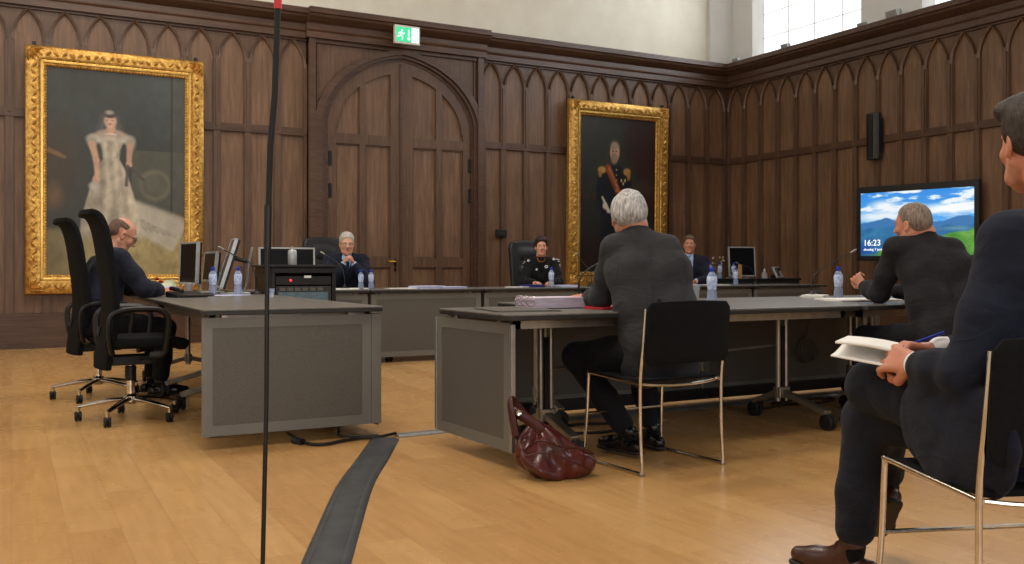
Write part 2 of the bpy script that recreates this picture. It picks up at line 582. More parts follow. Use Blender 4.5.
arch_fill(bay, OW, RI + .11, Z_AR, 0, .10)
struct(bay, 'trim_4', 'oak')
arc = MB()
# stepped mouldings of the arch (archivolt) running down as jambs
for w1, w0, r1, r0, d in ((OW + .05, DHW + .10, RI + .15, RI + .08, .16), (DHW + .10, DHW + .05, RI + .08, RI + .04, .12), (DHW + .05, DHW, RI + .04, RI, .07)):
    arch_fill(arc, w1, r1, 0, 0, d, w0, r0)
    for sg in (-1, 1):
        a, b = sorted((DC + sg * w0, DC + sg * w1))
        bb(arc, a, b, 0, d, 0, DSP)
# slim pilasters and frame of the bay
for xa in (DX0, DX1 - .09):
    bb(arc, xa, xa + .09, 0, .17, 0, Z_AR)
for xa in (DX0 + .12, DX1 - .14):
    bb(arc, xa, xa + .02, 0, .125, .42, Z_AR - .06)
bb(arc, DX0, DX1, 0, .14, Z_AR - .05, Z_AR + .01)
bb(arc, DX0, DC - OW, 0, .16, 0, .40)
bb(arc, DC + OW, DX1, 0, .16, 0, .40)
struct(arc, 'trim_5', 'oak_rail')

# the double door: two leaves
def leaf_mesh(sg):
    mb = MB(); bk = MB()
    def zt(x): return DSP + door_arch(x, DHW, RI)
    # backing following the arch
    n = 24
    for k in range(n):
        a, b = DHW * k / n, DHW * (k + 1) / n
        q = [(a, 0.02), (b, 0.02), (b, zt(b)), (a, zt(a))]
        vs = [(DC + sg * x, YB - .012, z) for x, z in q] + [(DC + sg * x, YB, z) for x, z in q]
        bk.add(vs, [(0, 1, 2, 3), (0, 4, 5, 1), (2, 6, 7, 3)])
    def st(x0, x1, z0, ztop=None, d=.055, lo=None):
        m = 4
        for k in range(m):
            a, b = x0 + (x1 - x0) * k / m, x0 + (x1 - x0) * (k + 1) / m
            q = [(a, z0), (b, z0), (b, ztop if ztop else zt(b)), (a, ztop if ztop else zt(a))]
            vs = [(DC + sg * x, YB - d, z) for x, z in q] + [(DC + sg * x, YB, z) for x, z in q]
            mb.add(vs, [(0, 1, 2, 3), (0, 4, 5, 1), (2, 6, 7, 3), (1, 5, 6, 2), (3, 7, 4, 0)])
    st(.012, .17, .02)                              # meeting stile
    st(.98, 1.095, .02)                             # hanging stile
    st(.545, .635, .02)                             # centre muntin
    for z0, z1 in ((.02, .26), (.98, 1.12), (2.72, 2.86)):
        st(.012, 1.095, z0, z1, .054)
    # curved top rail
    n = 24
    for k in range(n):
        a, b = DHW * math.sin(PI / 2 * k / n), DHW * math.sin(PI / 2 * (k + 1) / n)
        f = .87
        q = [(a * f, DSP + door_arch(a * f, DHW * f, RI - .17)), (b * f, DSP + door_arch(b * f, DHW * f, RI - .17)), (b, zt(b)), (a, zt(a))]
        vs = [(DC + sg * x, YB - .0555, z) for x, z in q] + [(DC + sg * x, YB, z) for x, z in q]
        mb.add(vs, [(0, 1, 2, 3), (0, 4, 5, 1)])
    # inner bead round every panel
    for x0, x1 in ((.17, .545), (.635, .98)):
        for z0, z1 in ((.26, .98), (1.12, 2.72)):
            for q in ((x0, x0 + .018, z0, z1), (x1 - .018, x1, z0, z1), (x0, x1, z0, z0 + .018), (x0, x1, z1 - .018, z1)):
                st(q[0], q[1], q[2], q[3], .034)
    return mb, bk
for i, sg in enumerate((-1, 1)):
    mb_, bk_ = leaf_mesh(sg)
    lf = struct(mb_, 'door_%d' % (i + 1), 'oak')
    bk_.build('door_panels', 'oak_panel', lf)
    if sg < 0:
        MB().bar((DC - .012, YB - .06, .03), (DC - .012, YB - .06, DTOP - .04), .035, .035, (0, 1, 0)).build('cover_strip', 'oak_rail', lf)
        h = MB()
        h.box(DC - .115, DC - .085, YB - .055, YB - .045, .92, 1.10)
        h.tube([(DC - .10, YB - .05, 1.06), (DC - .10, YB - .10, 1.06), (DC - .12, YB - .115, 1.06), (DC - .23, YB - .11, 1.065)], .011, 8)
        h.lathe([(.0, .0), (.014, .0), (.014, .01), (0, .012)], (DC - .10, YB - .058, .97), 10)
        h.build('door_handle', 'brass', lf, True)
    for zz in (.45, 1.95, 2.40):
        MB().box(DC + sg * 1.075 - .012, DC + sg * 1.075 + .03, YB - .075, YB - .045, zz, zz + .20).build('hinge', 'plastic', lf, bevel=.003)

# upper plaster of the right wall with high windows
up = MB()
ZS, ZT = 4.52, 6.6
wins = [(12.10, 9.78), (8.72, 6.4), (5.34, 3.02), (1.96, -.36)]
XW = XR + .30
up.box(XR, XW + .3, YF, YB + .1, 0, ZS)
up.box(XR + .05, XW + .3, YF, YB + .1, ZT, ZC)
edges = [YB + .1] + [v for w in wins for v in w] + [YF]
for a, b in zip(edges[::2], edges[1::2]):
    up.box(XR + .05, XW + .3, b, a, ZS, ZT)
struct(up, 'wall_right', 'plaster_white')
for i, (a, b) in enumerate(wins):
    wn = MB().box(XW + .02, XW + .04, b, a, ZS, ZT)
    p = struct(wn, 'window_%d' % (i + 1), 'window_glass')
    fr = MB()
    for k in range(5):
        y = b + (a - b) * k / 4
        fr.box(XW, XW + .02, y - .005, y + .005, ZS, ZT)
    for k in range(6):
        z = ZS + (ZT - ZS) * k / 5
        fr.box(XW, XW + .02, b, a, z - .005, z + .005)
    fr.build('window_frame', 'white', p)
# shallow pilaster strip in the back corner over the panelling
struct(MB().box(XR - .45, XR + .06, YB - .05, YB + .03, 4.45, ZC), 'trim_6', 'plaster_white')

# ---- small spotlights on the ledge of the right wall
def ledge_lamp(y, label, s=1.0):
    t = thing('floodlight', label, 'floodlight', (XR - .10, y, 4.50), 0, 'floodlights on the cornice ledge')
    MB().box(-.05 * s, .05 * s, -.09 * s, .09 * s, 0.03 * s, .13 * s, Matrix.Rotation(R(-20), 4, 'Y')).build('housing', 'silver', t, bevel=.008)
    MB().bar((0, -.10 * s, 0), (0, -.10 * s, .10 * s), .02, .01).bar((0, .10 * s, 0), (0, .10 * s, .10 * s), .02, .01).bar((0, -.1 * s, .006), (0, .1 * s, .006), .02, .012).build('bracket', 'silver', t)
    return t
ledge_lamp(9.05, 'larger silver floodlight on the ledge between the windows', 1.1)
ledge_lamp(9.62, 'small silver floodlight on the ledge at the pier left of the larger one', .7)
ledge_lamp(11.15, 'small grey floodlight on the ledge under the bright window', .8)
ledge_lamp(12.30, 'small floodlight on the ledge in the room corner', .8)

# ---- exit sign on the cornice over the door
t = thing('exit_sign', 'green and white emergency exit sign on the cornice above the door', 'exit sign', (4.91, 12.25, 4.25))
MB().box(-.19, .19, -.03, .03, -.13, .13).build('housing', 'white', t, bevel=.006)
g = mat('lit_green_sign', (30, 170, 110), .5, emis=(60, 205, 140), estr=1.0)
w = mat('lit_white_sign', (240, 255, 245), .5, emis=(236, 255, 244), estr=1.1)
MB().box(-.165, -.03, -.036, -.028, -.10, .10).box(-.03, .06, -.036, -.028, -.10, .10).build('green_field', g, t)
MB().box(.06, .165, -.036, -.028, -.10, .10).build('white_field', w, t)
pic = MB()
pic.lathe([(.0, -.001), (.013, 0), (.013, .004), (0, .005)], (0, 0, 0), 12, Matrix.Translation((-.085, -.037, .055)) @ Matrix.Rotation(R(90), 4, 'X'))
for a, b in (((-.09, .035), (-.10, -.01)), ((-.10, -.01), (-.075, -.04)), ((-.075, -.04), (-.085, -.08)), ((-.10, -.01), (-.13, -.035)), ((-.13, -.035), (-.155, -.03)), ((-.092, .03), (-.065, .005)), ((-.065, .005), (-.045, .02)), ((-.092, .03), (-.125, .02)), ((-.125, .02), (-.135, -.005))):
    pic.bar((a[0], -.038, a[1]), (b[0], -.038, b[1]), .004, .012, (0, 0, 1) if abs(a[0] - b[0]) > abs(a[1] - b[1]) else (1, 0, 0))
pic.bar((.015, -.038, .07), (.015, -.038, -.05), .004, .014, (1, 0, 0))
pic.prism([(-.012, -.045), (.042, -.045), (.015, -.085)], 1, -.040, -.036)
pic.build('running_figure_and_arrow', w, t)
door_pic = MB()
for q in ((.075, .083, -.09, .08), (.142, .150, -.09, .08), (.075, .15, .072, .08)):
    door_pic.box(q[0], q[1], -.040, -.036, q[2], q[3])
door_pic.build('door_symbol', g, t)

# small black wall box right of the door bay
bx = thing('wall_box', 'small black control box on the panelling beside the door', 'wall control', (6.58, YB - .055, 1.50))
MB().box(-.09, .09, -.05, 0, -.06, .06).build('housing', 'plastic', bx, bevel=.012)
MB().box(-.05, .05, -.054, -.048, -.02, .02).build('face_plate', 'anthracite', bx)

# loudspeaker on the right wall
sp = thing('wall_loudspeaker', 'tall dark grey curved loudspeaker on the right wall panelling', 'loudspeaker', (XR - .06, 9.42, 2.55))
MB().prism([(0, -.10), (-.06, -.11), (-.11, -.07), (-.13, 0), (-.11, .07), (-.06, .11), (0, .10)], 2, 0, .67).build('cabinet', 'anthracite', sp, True, .004)
MB().prism([(-.135, -.05), (-.14, 0), (-.135, .05), (-.12, .05), (-.12, -.05)], 2, .03, .64).build('grille', 'plastic', sp)
MB().box(-.02, .0, -.13, -.10, .10, .58).build('wall_bracket', 'plastic', sp)

# ---- framed pictures (colour fields computed on a fine mesh)
def fbm(X, Y, s, seed, octs=4):
    r = np.random.RandomState(seed); out = np.zeros_like(X); amp = 1.0; tot = 0
    for o in range(octs):
        g = r.rand(64, 64)
        u = (X * s * 2 ** o) % 63; v = (Y * s * 2 ** o) % 63
        i = np.floor(u).astype(int); j = np.floor(v).astype(int); fu = u - i; fv = v - j
        fu = fu * fu * (3 - 2 * fu); fv = fv * fv * (3 - 2 * fv)
        out += amp * ((g[i, j] * (1 - fu) + g[i + 1, j] * fu) * (1 - fv) + (g[i, j + 1] * (1 - fu) + g[i + 1, j + 1] * fu) * fv)
        tot += amp; amp *= .55
    return out / tot
class Canvas:
    def __init__(s, w, h, nx, ny, base):
        s.w, s.h, s.nx, s.ny = w, h, nx, ny
        gx, gy = np.meshgrid(np.linspace(0, 1, nx), np.linspace(0, 1, ny), indexing='ij')
        s.X, s.Y = gx, gy                    # 0..1, Y up
        s.A = w / h
        s.C = np.zeros((nx, ny, 3)) + np.array(base, float)
    def mix(s, m, col):
        m = np.clip(m, 0, 1)[..., None]
        s.C = s.C * (1 - m) + (np.array(col, float) if not isinstance(col, np.ndarray) else col) * m
    def ell(s, cx, cy, rx, ry, col, soft=.15, a=1, rot=0):
        dx, dy = (s.X - cx) * s.A, s.Y - cy
        c, n = math.cos(rot), math.sin(rot)
        u, v = (dx * c + dy * n) / (rx * s.A), (-dx * n + dy * c) / ry
        d = np.sqrt(u * u + v * v)
        s.mix((1 + soft - d) / (2 * soft) * a if soft else (d < 1) * a, col)
    def line(s, p, q, r0, r1, col, soft=.004, a=1):
        px, py, qx, qy = p[0] * s.A, p[1], q[0] * s.A, q[1]
        X = s.X * s.A; dx, dy = qx - px, qy - py
        t = np.clip(((X - px) * dx + (s.Y - py) * dy) / (dx * dx + dy * dy + 1e-12), 0, 1)
        d = np.hypot(X - px - t * dx, s.Y - py - t * dy) - (r0 + (r1 - r0) * t)
        s.mix(np.clip(.5 - d / (2 * soft), 0, 1) * a, col)
    def build(s, name, m, parent, x0, z0, y=0.0, curve=None):
        nx, ny = s.nx, s.ny
        me = bpy.data.meshes.new(name)
        V = np.stack([x0 + s.X * s.w, np.full_like(s.X, y), z0 + s.Y * s.h], -1).reshape(-1, 3)
        i, j = np.meshgrid(np.arange(nx - 1), np.arange(ny - 1), indexing='ij')
        a = (i * ny + j).ravel()
        F = np.stack([a, a + ny, a + ny + 1, a + 1], -1)
        me.from_pydata(V.tolist(), [], F.tolist())
        at = me.color_attributes.new('Col', 'FLOAT_COLOR', 'POINT')
        c = np.clip(s.C / 255, 0, 1).reshape(-1, 3)
        c = np.where(c <= .04045, c / 12.92, ((c + .055) / 1.055) ** 2.4)
        at.data.foreach_set('color', np.concatenate([c, np.ones((len(c), 1))], 1).astype(np.float32).ravel())
        me.materials.append(m)
        o = bpy.data.objects.new(name, me); COL.objects.link(o); o.parent = parent
        return o

def gilt_frame(t, W, H, fw):
    """ornate gilded frame: outer carved band, flat fillet, inner beading; local x 0..W, z 0..H, front to -y."""
    prof = [(0, 0), (0, .05), (.012, .075), (.03, .085), (.05, .095), (.11 * fw / .2, .10), (.135 * fw / .2, .085), (.14 * fw / .2, .07), (.165 * fw / .2, .07), (.17 * fw / .2, .055), (.19 * fw / .2, .05), (fw, .035), (fw, 0)]
    fr = MB()
    cs = [(0, 0), (W, 0), (W, H), (0, H)]
    dirs = [(1, 1), (-1, 1), (-1, -1), (1, -1)]
    n = len(prof)
    for (cx, cz), (dx, dz) in zip(cs, dirs):
        for d, h in prof: fr.v.append((cx + dx * d, -h, cz + dz * d))
    for k in range(4):
        a, b = k * n, ((k + 1) % 4) * n
        for i in range(n - 1): fr.f.append((a + i, b + i, b + i + 1, a + i + 1))
    fr.build('frame_moulding', 'gold', t, True)
    # carved leaf scrolls along the outer band, corner ornaments, beading
    cv = MB()
    c0 = .085 * fw / .2
    def leafblob(x, z, ang, L=.065, Wd=.032, hgt=.03):
        ca, sa = math.cos(ang), math.sin(ang)
        prof2 = [(-1, 0), (-.5, .8), (.1, 1), (.7, .55), (1, 0), (.7, -.55), (.1, -1), (-.5, -.8)]
        vs = []
        for u, v in prof2:
            vs.append((x + (u * L * ca - v * Wd * sa), -.088, z + (u * L * sa + v * Wd * ca)))
        vs.append((x + .15 * L * ca, -.088 - hgt, z + .15 * L * sa))
        cv.add(vs, [(i, (i + 1) % 8, 8) for i in range(8)])
    step = .085
    for (ax, az, bx_, bz) in ((0, c0, W, c0), (0, H - c0, W, H - c0), (c0, 0, c0, H), (W - c0, 0, W - c0, H)):
        L = math.hypot(bx_ - ax, bz - az); m = int((L - .24) / step)
        for i in range(m):
            q = (.12 + (L - .24) * (i + .5) / m) / L
            x, z = ax + (bx_ - ax) * q, az + (bz - az) * q
            ang = math.atan2(bz - az, bx_ - ax) + (.75 if i % 2 else -.75)
            leafblob(x, z, ang)
    for (cx, cz), (dx, dz) in zip(cs, dirs):
        for k in range(5):
            an = math.atan2(dz, dx) + (k - 2) * .42
            leafblob(cx + dx * .05 + math.cos(an) * .075, cz + dz * .05 + math.sin(an) * .075, an, .085, .028, .045)
    cv.build('carved_scrolls', 'gold', t, True)
    fl = MB()
    a0, a1 = .142 * fw / .2, .168 * fw / .2
    for q in ((a0, W - a0, a0, a1), (a0, W - a0, H - a1, H - a0), (a0, a1, a0, H - a0), (W - a1, W - a0, a0, H - a0)):
        fl.box(q[0], q[1], -.078, -.06, q[2], q[3])
    fl.build('polished_fillet', 'gold_plain', t, bevel=.004)
    bd = MB()
    e = .188 * fw / .2
    for (ax, az, bx_, bz) in ((e, e, W - e, e), (e, H - e, W - e, H - e), (e, e, e, H - e), (W - e, e, W - e, H - e)):
        L = math.hypot(bx_ - ax, bz - az); m = int(L / .036)
        for i in range(m):
            x, z = ax + (bx_ - ax) * (i + .5) / m, az + (bz - az) * (i + .5) / m
            r = .012
            bd.add([(x - r, -.05, z), (x, -.05, z - r), (x + r, -.05, z), (x, -.05, z + r), (x, -.068, z)], [(0, 1, 4), (1, 2, 4), (2, 3, 4), (3, 0, 4)])
    bd.build('inner_beading', 'gold_plain', t)
    for x in (.10, W - .10):
        MB().box(x - .02, x + .02, -.03, .02, H, H + .05).build('hanging_hook', 'plastic', t, bevel=.005)

def hang(t, tilt):
    t.rotation_euler = (tilt, 0, 0)

canvas_mat = attr_mat('oil_canvas', .38)
PW, PH, PFW = 2.05, 2.97, .205
# large portrait of a lady in a pale gown (generic stand-in)
t = thing('framed_painting', 'large gilt framed portrait of a standing lady in a pale gown', 'painting', (.14, YB - .11, .655))
PFW = .235
gilt_frame(t, PW, PH, PFW)
c = Canvas(PW - 2 * PFW + .03, PH - 2 * PFW + .03, 240, 360, (46, 50, 46))
n1 = fbm(c.X, c.Y, 5, 3); n2 = fbm(c.X, c.Y, 22, 5)
c.mix((n1 - .35) * 1.3, (60, 66, 66))
c.mix(np.clip((c.Y - .6) * 2, 0, 1) * np.clip((c.X - .35) * 2, 0, 1) * .8, (82, 92, 98))
c.mix(((c.X > .6) & (c.X < .99) & (c.Y > .28) & (c.Y < .62)) * .55, (92, 90, 74))
c.ell(.77, .45, .12, .08, (104, 102, 84), .1, .7); c.ell(.77, .45, .10, .062, (84, 84, 70), .1, .8)
c.mix(((c.X > .9) & (c.Y > .32)) * .55, (76, 78, 70))
c.mix(((c.X > .885) & (c.X < .90) & (c.Y > .3)) * .7, (44, 42, 36))
c.mix(((c.X > .8) & (c.Y > .26) & (c.Y < .31)) * .5, (70, 52, 38))
c.ell(.08, .52, .14, .20, (64, 50, 34), .6, .8); c.line((.02, .60), (.13, .57), .012, .008, (112, 84, 48)); c.ell(.06, .38, .05, .05, (120, 88, 50), .8, .7)
floor_m = np.clip((.235 - c.Y + (n1 - .5) * .05) * 25, 0, 1)
c.mix(floor_m, np.stack([138 + 26 * n2, 126 + 24 * n2, 84 + 22 * n2], -1))
c.mix(floor_m * np.clip((.35 - c.X) * 4, 0, 1) * .6, (84, 76, 52))
gown = (150, 143, 128); gsh = (112, 106, 95); ghi = (184, 178, 164)
for k in range(26):          # train of the gown
    q = k / 25
    c.line((.50, .38 - .10 * q), (.62 + .36 * (1 - q * .25), .275 - .14 * q), .02, .012 + .01 * (1 - q), ghi if k % 3 else gown, .012, .55)
for k in range(14):
    c.line((.52 + .02 * k, .34 - .008 * k), (.66 + .022 * k, .235 - .003 * k), .002, .006, ghi if k % 2 else gsh, .006, .7)
X0 = .44
Xs, Ys = c.X, c.Y
c.X, c.Y = X0 + (Xs - X0) / 1.22, .815 + (Ys - .755) / .9
prof = [(.72, .085), (.66, .060), (.61, .055), (.56, .085), (.48, .12), (.38, .15), (.28, .18), (.20, .185), (.155, .20)]
ys = np.array([p[0] for p in prof])[::-1]; ws = np.array([p[1] for p in prof])[::-1]
wv = np.interp(c.Y, ys, ws, left=0, right=0)
dd = np.abs(c.X - X0 - .01) * 1.0
body = np.clip((wv - dd) / .012, 0, 1) * (c.Y < .72) * np.clip((c.Y - .15 - .02 * n1) * 30, 0, 1)
fold = np.sin((c.X - X0) * 120 / (wv * 9 + .35) + n1 * 7) * .5 + .5
shade = np.clip(.3 + fold * .3 + n2 * .5 - np.clip((X0 + .04 - c.X) * 3, 0, .35), 0, 1)
c.mix(body, np.stack([112 + 84 * shade, 106 + 80 * shade, 93 + 72 * shade], -1))
c.ell(X0 - .075, .718, .055, .026, ghi, .35, .95, .25); c.ell(X0 + .095, .722, .05, .026, ghi, .35, .9, -.3); c.ell(X0 - .10, .70, .028, .035, gown, .4); c.ell(X0 + .125, .70, .028, .038, gown, .4)
c.ell(X0 + .01, .742, .085, .030, (196, 158, 132), .2); c.ell(X0 + .01, .728, .07, .02, (188, 180, 166), .5, .8)
c.line((X0 + .01, .79), (X0 + .01, .75), .017, .02, (190, 150, 126))
c.ell(X0 + .005, .815, .038, .036, (198, 160, 136), .15); c.ell(X0 + .002, .850, .040, .018, (66, 50, 42), .25); c.ell(X0 + .0, .862, .026, .013, (150, 148, 138), .4, .9)
c.line((X0 - .035, .84), (X0 - .05, .74), .008, .02, (120, 122, 118), .012, .45); c.line((X0 + .04, .84), (X0 + .06, .74), .006, .018, (120, 122, 118), .012, .4)
for ex in (-.012, .016): c.ell(X0 + ex, .820, .004, .0025, (90, 64, 56), .4)
c.ell(X0 + .003, .799, .010, .004, (150, 84, 76), .4)
c.line((X0 - .10, .69), (X0 - .075, .60), .014, .012, (190, 152, 128)); c.line((X0 - .075, .60), (X0 - .07, .52), .012, .009, (190, 152, 128)); c.ell(X0 - .075, .495, .022, .024, (192, 156, 132), .2); c.ell(X0 - .085, .462, .032, .022, (176, 172, 160), .4)
c.line((X0 + .12, .69), (X0 + .115, .60), .012, .010, (178, 142, 118)); c.ell(X0 + .115, .585, .02, .018, (184, 146, 122), .2); c.line((X0 + .11, .575), (X0 + .20, .505), .004, .006, (70, 62, 52))
c.line((X0 + .105, .58), (X0 + .10, .47), .004, .006, (80, 70, 60))
for k in range(5): c.line((X0 - .02 + .014 * k, .75 - .003 * abs(k - 2)), (X0 - .02 + .014 * k, .744), .003, .003, (230, 224, 206), .003, .8)
c.X, c.Y = Xs, Ys
c.C *= (.92 + .22 * n2)[..., None]
c.build('canvas', canvas_mat, t, PFW - .015, PFW - .015, -.02)
hang(t, R(1.2))
# portrait of an officer (generic stand-in)
t = thing('framed_painting', 'gilt framed dark portrait of an officer in uniform with epaulettes', 'painting', (7.72, YB - .10, .67))
PW, PFW = 1.95, .24
gilt_frame(t, PW, PH, PFW)
c = Canvas(PW - 2 * PFW + .03, PH - 2 * PFW + .03, 220, 330, (32, 33, 28))
n1 = fbm(c.X, c.Y, 4, 8); n2 = fbm(c.X, c.Y, 20, 9)
c.ell(.42, .68, .40, .26, (52, 54, 46), .8, .7)
c.mix(np.clip((c.X - .62 + .1 * np.sin(c.Y * 9)) * 8, 0, 1) * (c.Y > .35) * .75, (48, 24, 22))
c.mix(np.clip((.30 - c.Y) * 8, 0, 1) * .8, (40, 22, 18)); c.ell(.85, .55, .14, .05, (74, 68, 50), .8, .6)
c.mix(((c.Y < .5) & (c.Y > .47) & (c.X < .4)) * .6, (66, 32, 26))
x0 = .45
Xs, Ys = c.X, c.Y
c.X, c.Y = x0 + (Xs - x0) / 1.2, .80 + (Ys - .775) / 1.12
c.ell(x0, .60, .145, .13, (22, 26, 36), .12); c.line((x0 - .12, .64), (x0 - .15, .50), .04, .03, (20, 24, 33)); c.line((x0 + .12, .64), (x0 + .16, .50), .04, .03, (20, 24, 33)); c.line((x0, .55), (x0 + .02, .15), .09, .10, (18, 20, 27))
c.ell(x0 - .135, .695, .045, .020, (184, 138, 66), .3); c.ell(x0 + .135, .69, .04, .022, (176, 130, 62), .3)
c.ell(x0 - .155, .672, .02, .02, (150, 112, 52), .4); c.ell(x0 + .155, .665, .02, .024, (150, 112, 52), .4)
c.line((x0 - .07, .71), (x0 + .07, .54), .020, .020, (130, 62, 40)); c.line((x0 - .062, .71), (x0 + .078, .54), .005, .005, (168, 110, 60))
c.ell(x0 + .0, .80, .052, .055, (196, 150, 118), .12); c.ell(x0 + .0, .835, .050, .030, (150, 130, 112), .35, .7); c.ell(x0 - .005, .765, .036, .034, (142, 120, 98), .35)
for ex in (-.02, .015): c.ell(x0 + ex, .805, .008, .005, (60, 44, 36), .4)
for k in range(3): c.ell(x0 + .075 + .02 * k, .64 - .018 * (k % 2), .009, .010, (196, 176, 120), .3)
for k in range(5): c.ell(x0 + .02, .70 - .03 * k, .006, .005, (190, 160, 90), .3)
c.line((x0 - .13, .54), (x0 - .06, .46), .006, .012, (196, 188, 168)); c.ell(x0 - .10, .49, .026, .020, (200, 190, 172), .3)
c.X, c.Y = Xs, Ys
c.C *= (.85 + .3 * n2)[..., None]
c.build('canvas', canvas_mat, t, PFW - .015, PFW - .015, -.02)
hang(t, R(1.0))

# ---- television on the right wall
TW, TH = 1.69, 1.045
t = thing('television', 'large black flat television showing a mountain landscape on the right wall', 'television', (10.81, 8.52, 1.07), math.atan2(7.69 - 9.34, 10.98 - 10.63))
MB().box(-TW / 2, TW / 2, -.02, .06, 0, TH).build('housing', 'plastic', t, bevel=.008)
MB().box(-.3, .3, .06, .24, .3, .7).box(-.12, .12, .2, .40, .35, .65).build('wall_mount', 'plastic', t)
sw_, sh_ = TW - .12, TH - .16
c = Canvas(sw_, sh_, 260, 160, (70, 150, 225))
n1 = fbm(c.X * 1.5, c.Y * 1.5, 4, 21, 5); n2 = fbm(c.X, c.Y, 12, 22, 4)
c.C = np.stack([50 + 80 * (1 - c.Y), 140 + 60 * (1 - c.Y), 226 + 20 * (1 - c.Y)], -1)
cl = np.clip((fbm(c.X * 1.2, c.Y * 3.2, 5, 31, 5) - .47) * 7, 0, 1) * np.clip((c.Y - .5) * 5, 0, 1)
c.mix(cl, (236, 244, 250)); c.ell(.84, .70, .30, .075, (248, 251, 252), .5); c.ell(.22, .62, .30, .07, (228, 240, 248), .6); c.ell(.22, .78, .12, .08, (240, 246, 250), .6)
rid = .50 + .08 * fbm(c.X * 2.0, c.Y * 0, 4, 41, 4) + .05 * np.cos((c.X - .2) * 9)
c.mix(np.clip((rid - c.Y) * 60, 0, 1), (60, 118, 176))
rid2 = .40 + .10 * fbm(c.X * 2.6, c.Y * 0, 4, 43, 4)
m2 = np.clip((rid2 - c.Y) * 50, 0, 1); c.mix(m2, np.stack([24 + 46 * n2, 84 + 56 * n2, 140 + 40 * n2], -1))
c.ell(.85, .40, .12, .03, (120, 160, 170), .6, .6)
rid3 = .02 + .36 * np.clip((c.X - .12) * 1.1, 0, 1) ** .8 - .10 * np.exp(-((c.X - .52) / .12) ** 2) + .05 * fbm(c.X * 5, c.Y * 0, 6, 47, 3)
m3 = np.clip((rid3 - c.Y) * 50, 0, 1); c.mix(m3, np.stack([50 + 90 * n2, 120 + 70 * n2, 40 + 50 * n2], -1))
c.ell(.36, .1, .06, .10, (186, 206, 150), .5, .6)
c.mix(np.clip((.30 - c.Y) * 6, 0, 1) * np.clip((.2 - c.X) * 8, 0, 1) * .7, (22, 70, 150))
c.build('screen', attr_mat('lit_screen', .3, 1.0), t, -sw_ / 2, .07, -.0215)
scr_txt = mat('lit_screen_letters', (255, 255, 255), .5, emis=(255, 255, 255), estr=1.0)
def text_mesh(name, s, size, m, parent, loc, rot=(R(90), 0, 0), ext=.001):
    cu = bpy.data.curves.new(name, 'FONT'); cu.body = s; cu.size = size; cu.extrude = ext
    o = bpy.data.objects.new(name, cu)
    COL.objects.link(o)
    bpy.context.view_layer.update()
    me = bpy.data.meshes.new_from_object(o.evaluated_get(bpy.context.evaluated_depsgraph_get()))
    COL.objects.unlink(o); bpy.data.objects.remove(o)
    q = bpy.data.objects.new(name, me); COL.objects.link(q)
    me.materials.clear(); me.materials.append(m)
    q.parent = parent; q.location = loc; q.rotation_euler = rot
    return q
text_mesh('clock_text', '16:23', .118, scr_txt, t, (-sw_ / 2 + .04, -.024, .215))
text_mesh('date_text', 'dinsdag 7 juni', .050, scr_txt, t, (-sw_ / 2 + .045, -.024, .145))
# ================================================================== TABLES
ZT_ = .75
def tabletop(t, x0, x1, y0, y1, rc=.05):
    def rr(x0, x1, y0, y1, r):
        pts = []
        for cx, cy, a0 in ((x1 - r, y1 - r, 0), (x0 + r, y1 - r, 90), (x0 + r, y0 + r, 180), (x1 - r, y0 + r, 270)):
            for k in range(5):
                a = R(a0 + 90 * k / 4); pts.append((cx + r * math.cos(a), cy + r * math.sin(a)))
        return pts
    MB().prism(rr(x0, x1, y0, y1, rc), 2, ZT_ - .008, ZT_).build('tabletop', 'top', t, bevel=.002)
    MB().prism(rr(x0 + .001, x1 - .001, y0 + .001, y1 - .001, rc), 2, ZT_ - .030, ZT_ - .008).build('table_edge', 'edge', t, bevel=.004)
def modesty(t, a, b, z0=.06, z1=.705, nrm=(0, -1), post=None):
    """front panel hung from a to b (2-D points); nrm is the outward side."""
    a, b = Vector((*a, 0)), Vector((*b, 0)); n = Vector((*nrm, 0)); d = (b - a).normalized()
    def slab(mb, s0, s1, o0, o1, za, zb):
        L = (b - a).length
        P = [a + d * s0 + n * o0, a + d * s1 + n * o0, a + d * s1 + n * o1, a + d * s0 + n * o1]
        mb.add([(p.x, p.y, za) for p in P] + [(p.x, p.y, zb) for p in P], [(3, 2, 1, 0), (4, 5, 6, 7), (0, 1, 5, 4), (1, 2, 6, 5), (2, 3, 7, 6), (3, 0, 4, 7)])
        return mb
    L = (b - a).length
    m = MB(); w = .055
    slab(m, 0, L, -.006, .0, z0, z1)
    slab(m, 0, L, 0, .005, z0, z0 + w); slab(m, 0, L, 0, .005, z1 - w, z1)
    slab(m, 0, w, 0, .005, z0 + w, z1 - w); slab(m, L - w, L, 0, .005, z0 + w, z1 - w)
    p = m.build('modesty_panel', 'panel', t)
    slab(MB(), w, L - w, .0, .003, z0 + w, z1 - w).build('panel_insert', 'insert', p)
    for s in (.12, L - .12):
        slab(MB(), s - .015, s + .015, -.03, -.006, z1 - .06, ZT_ - .03).build('panel_bracket', 'steel', t)
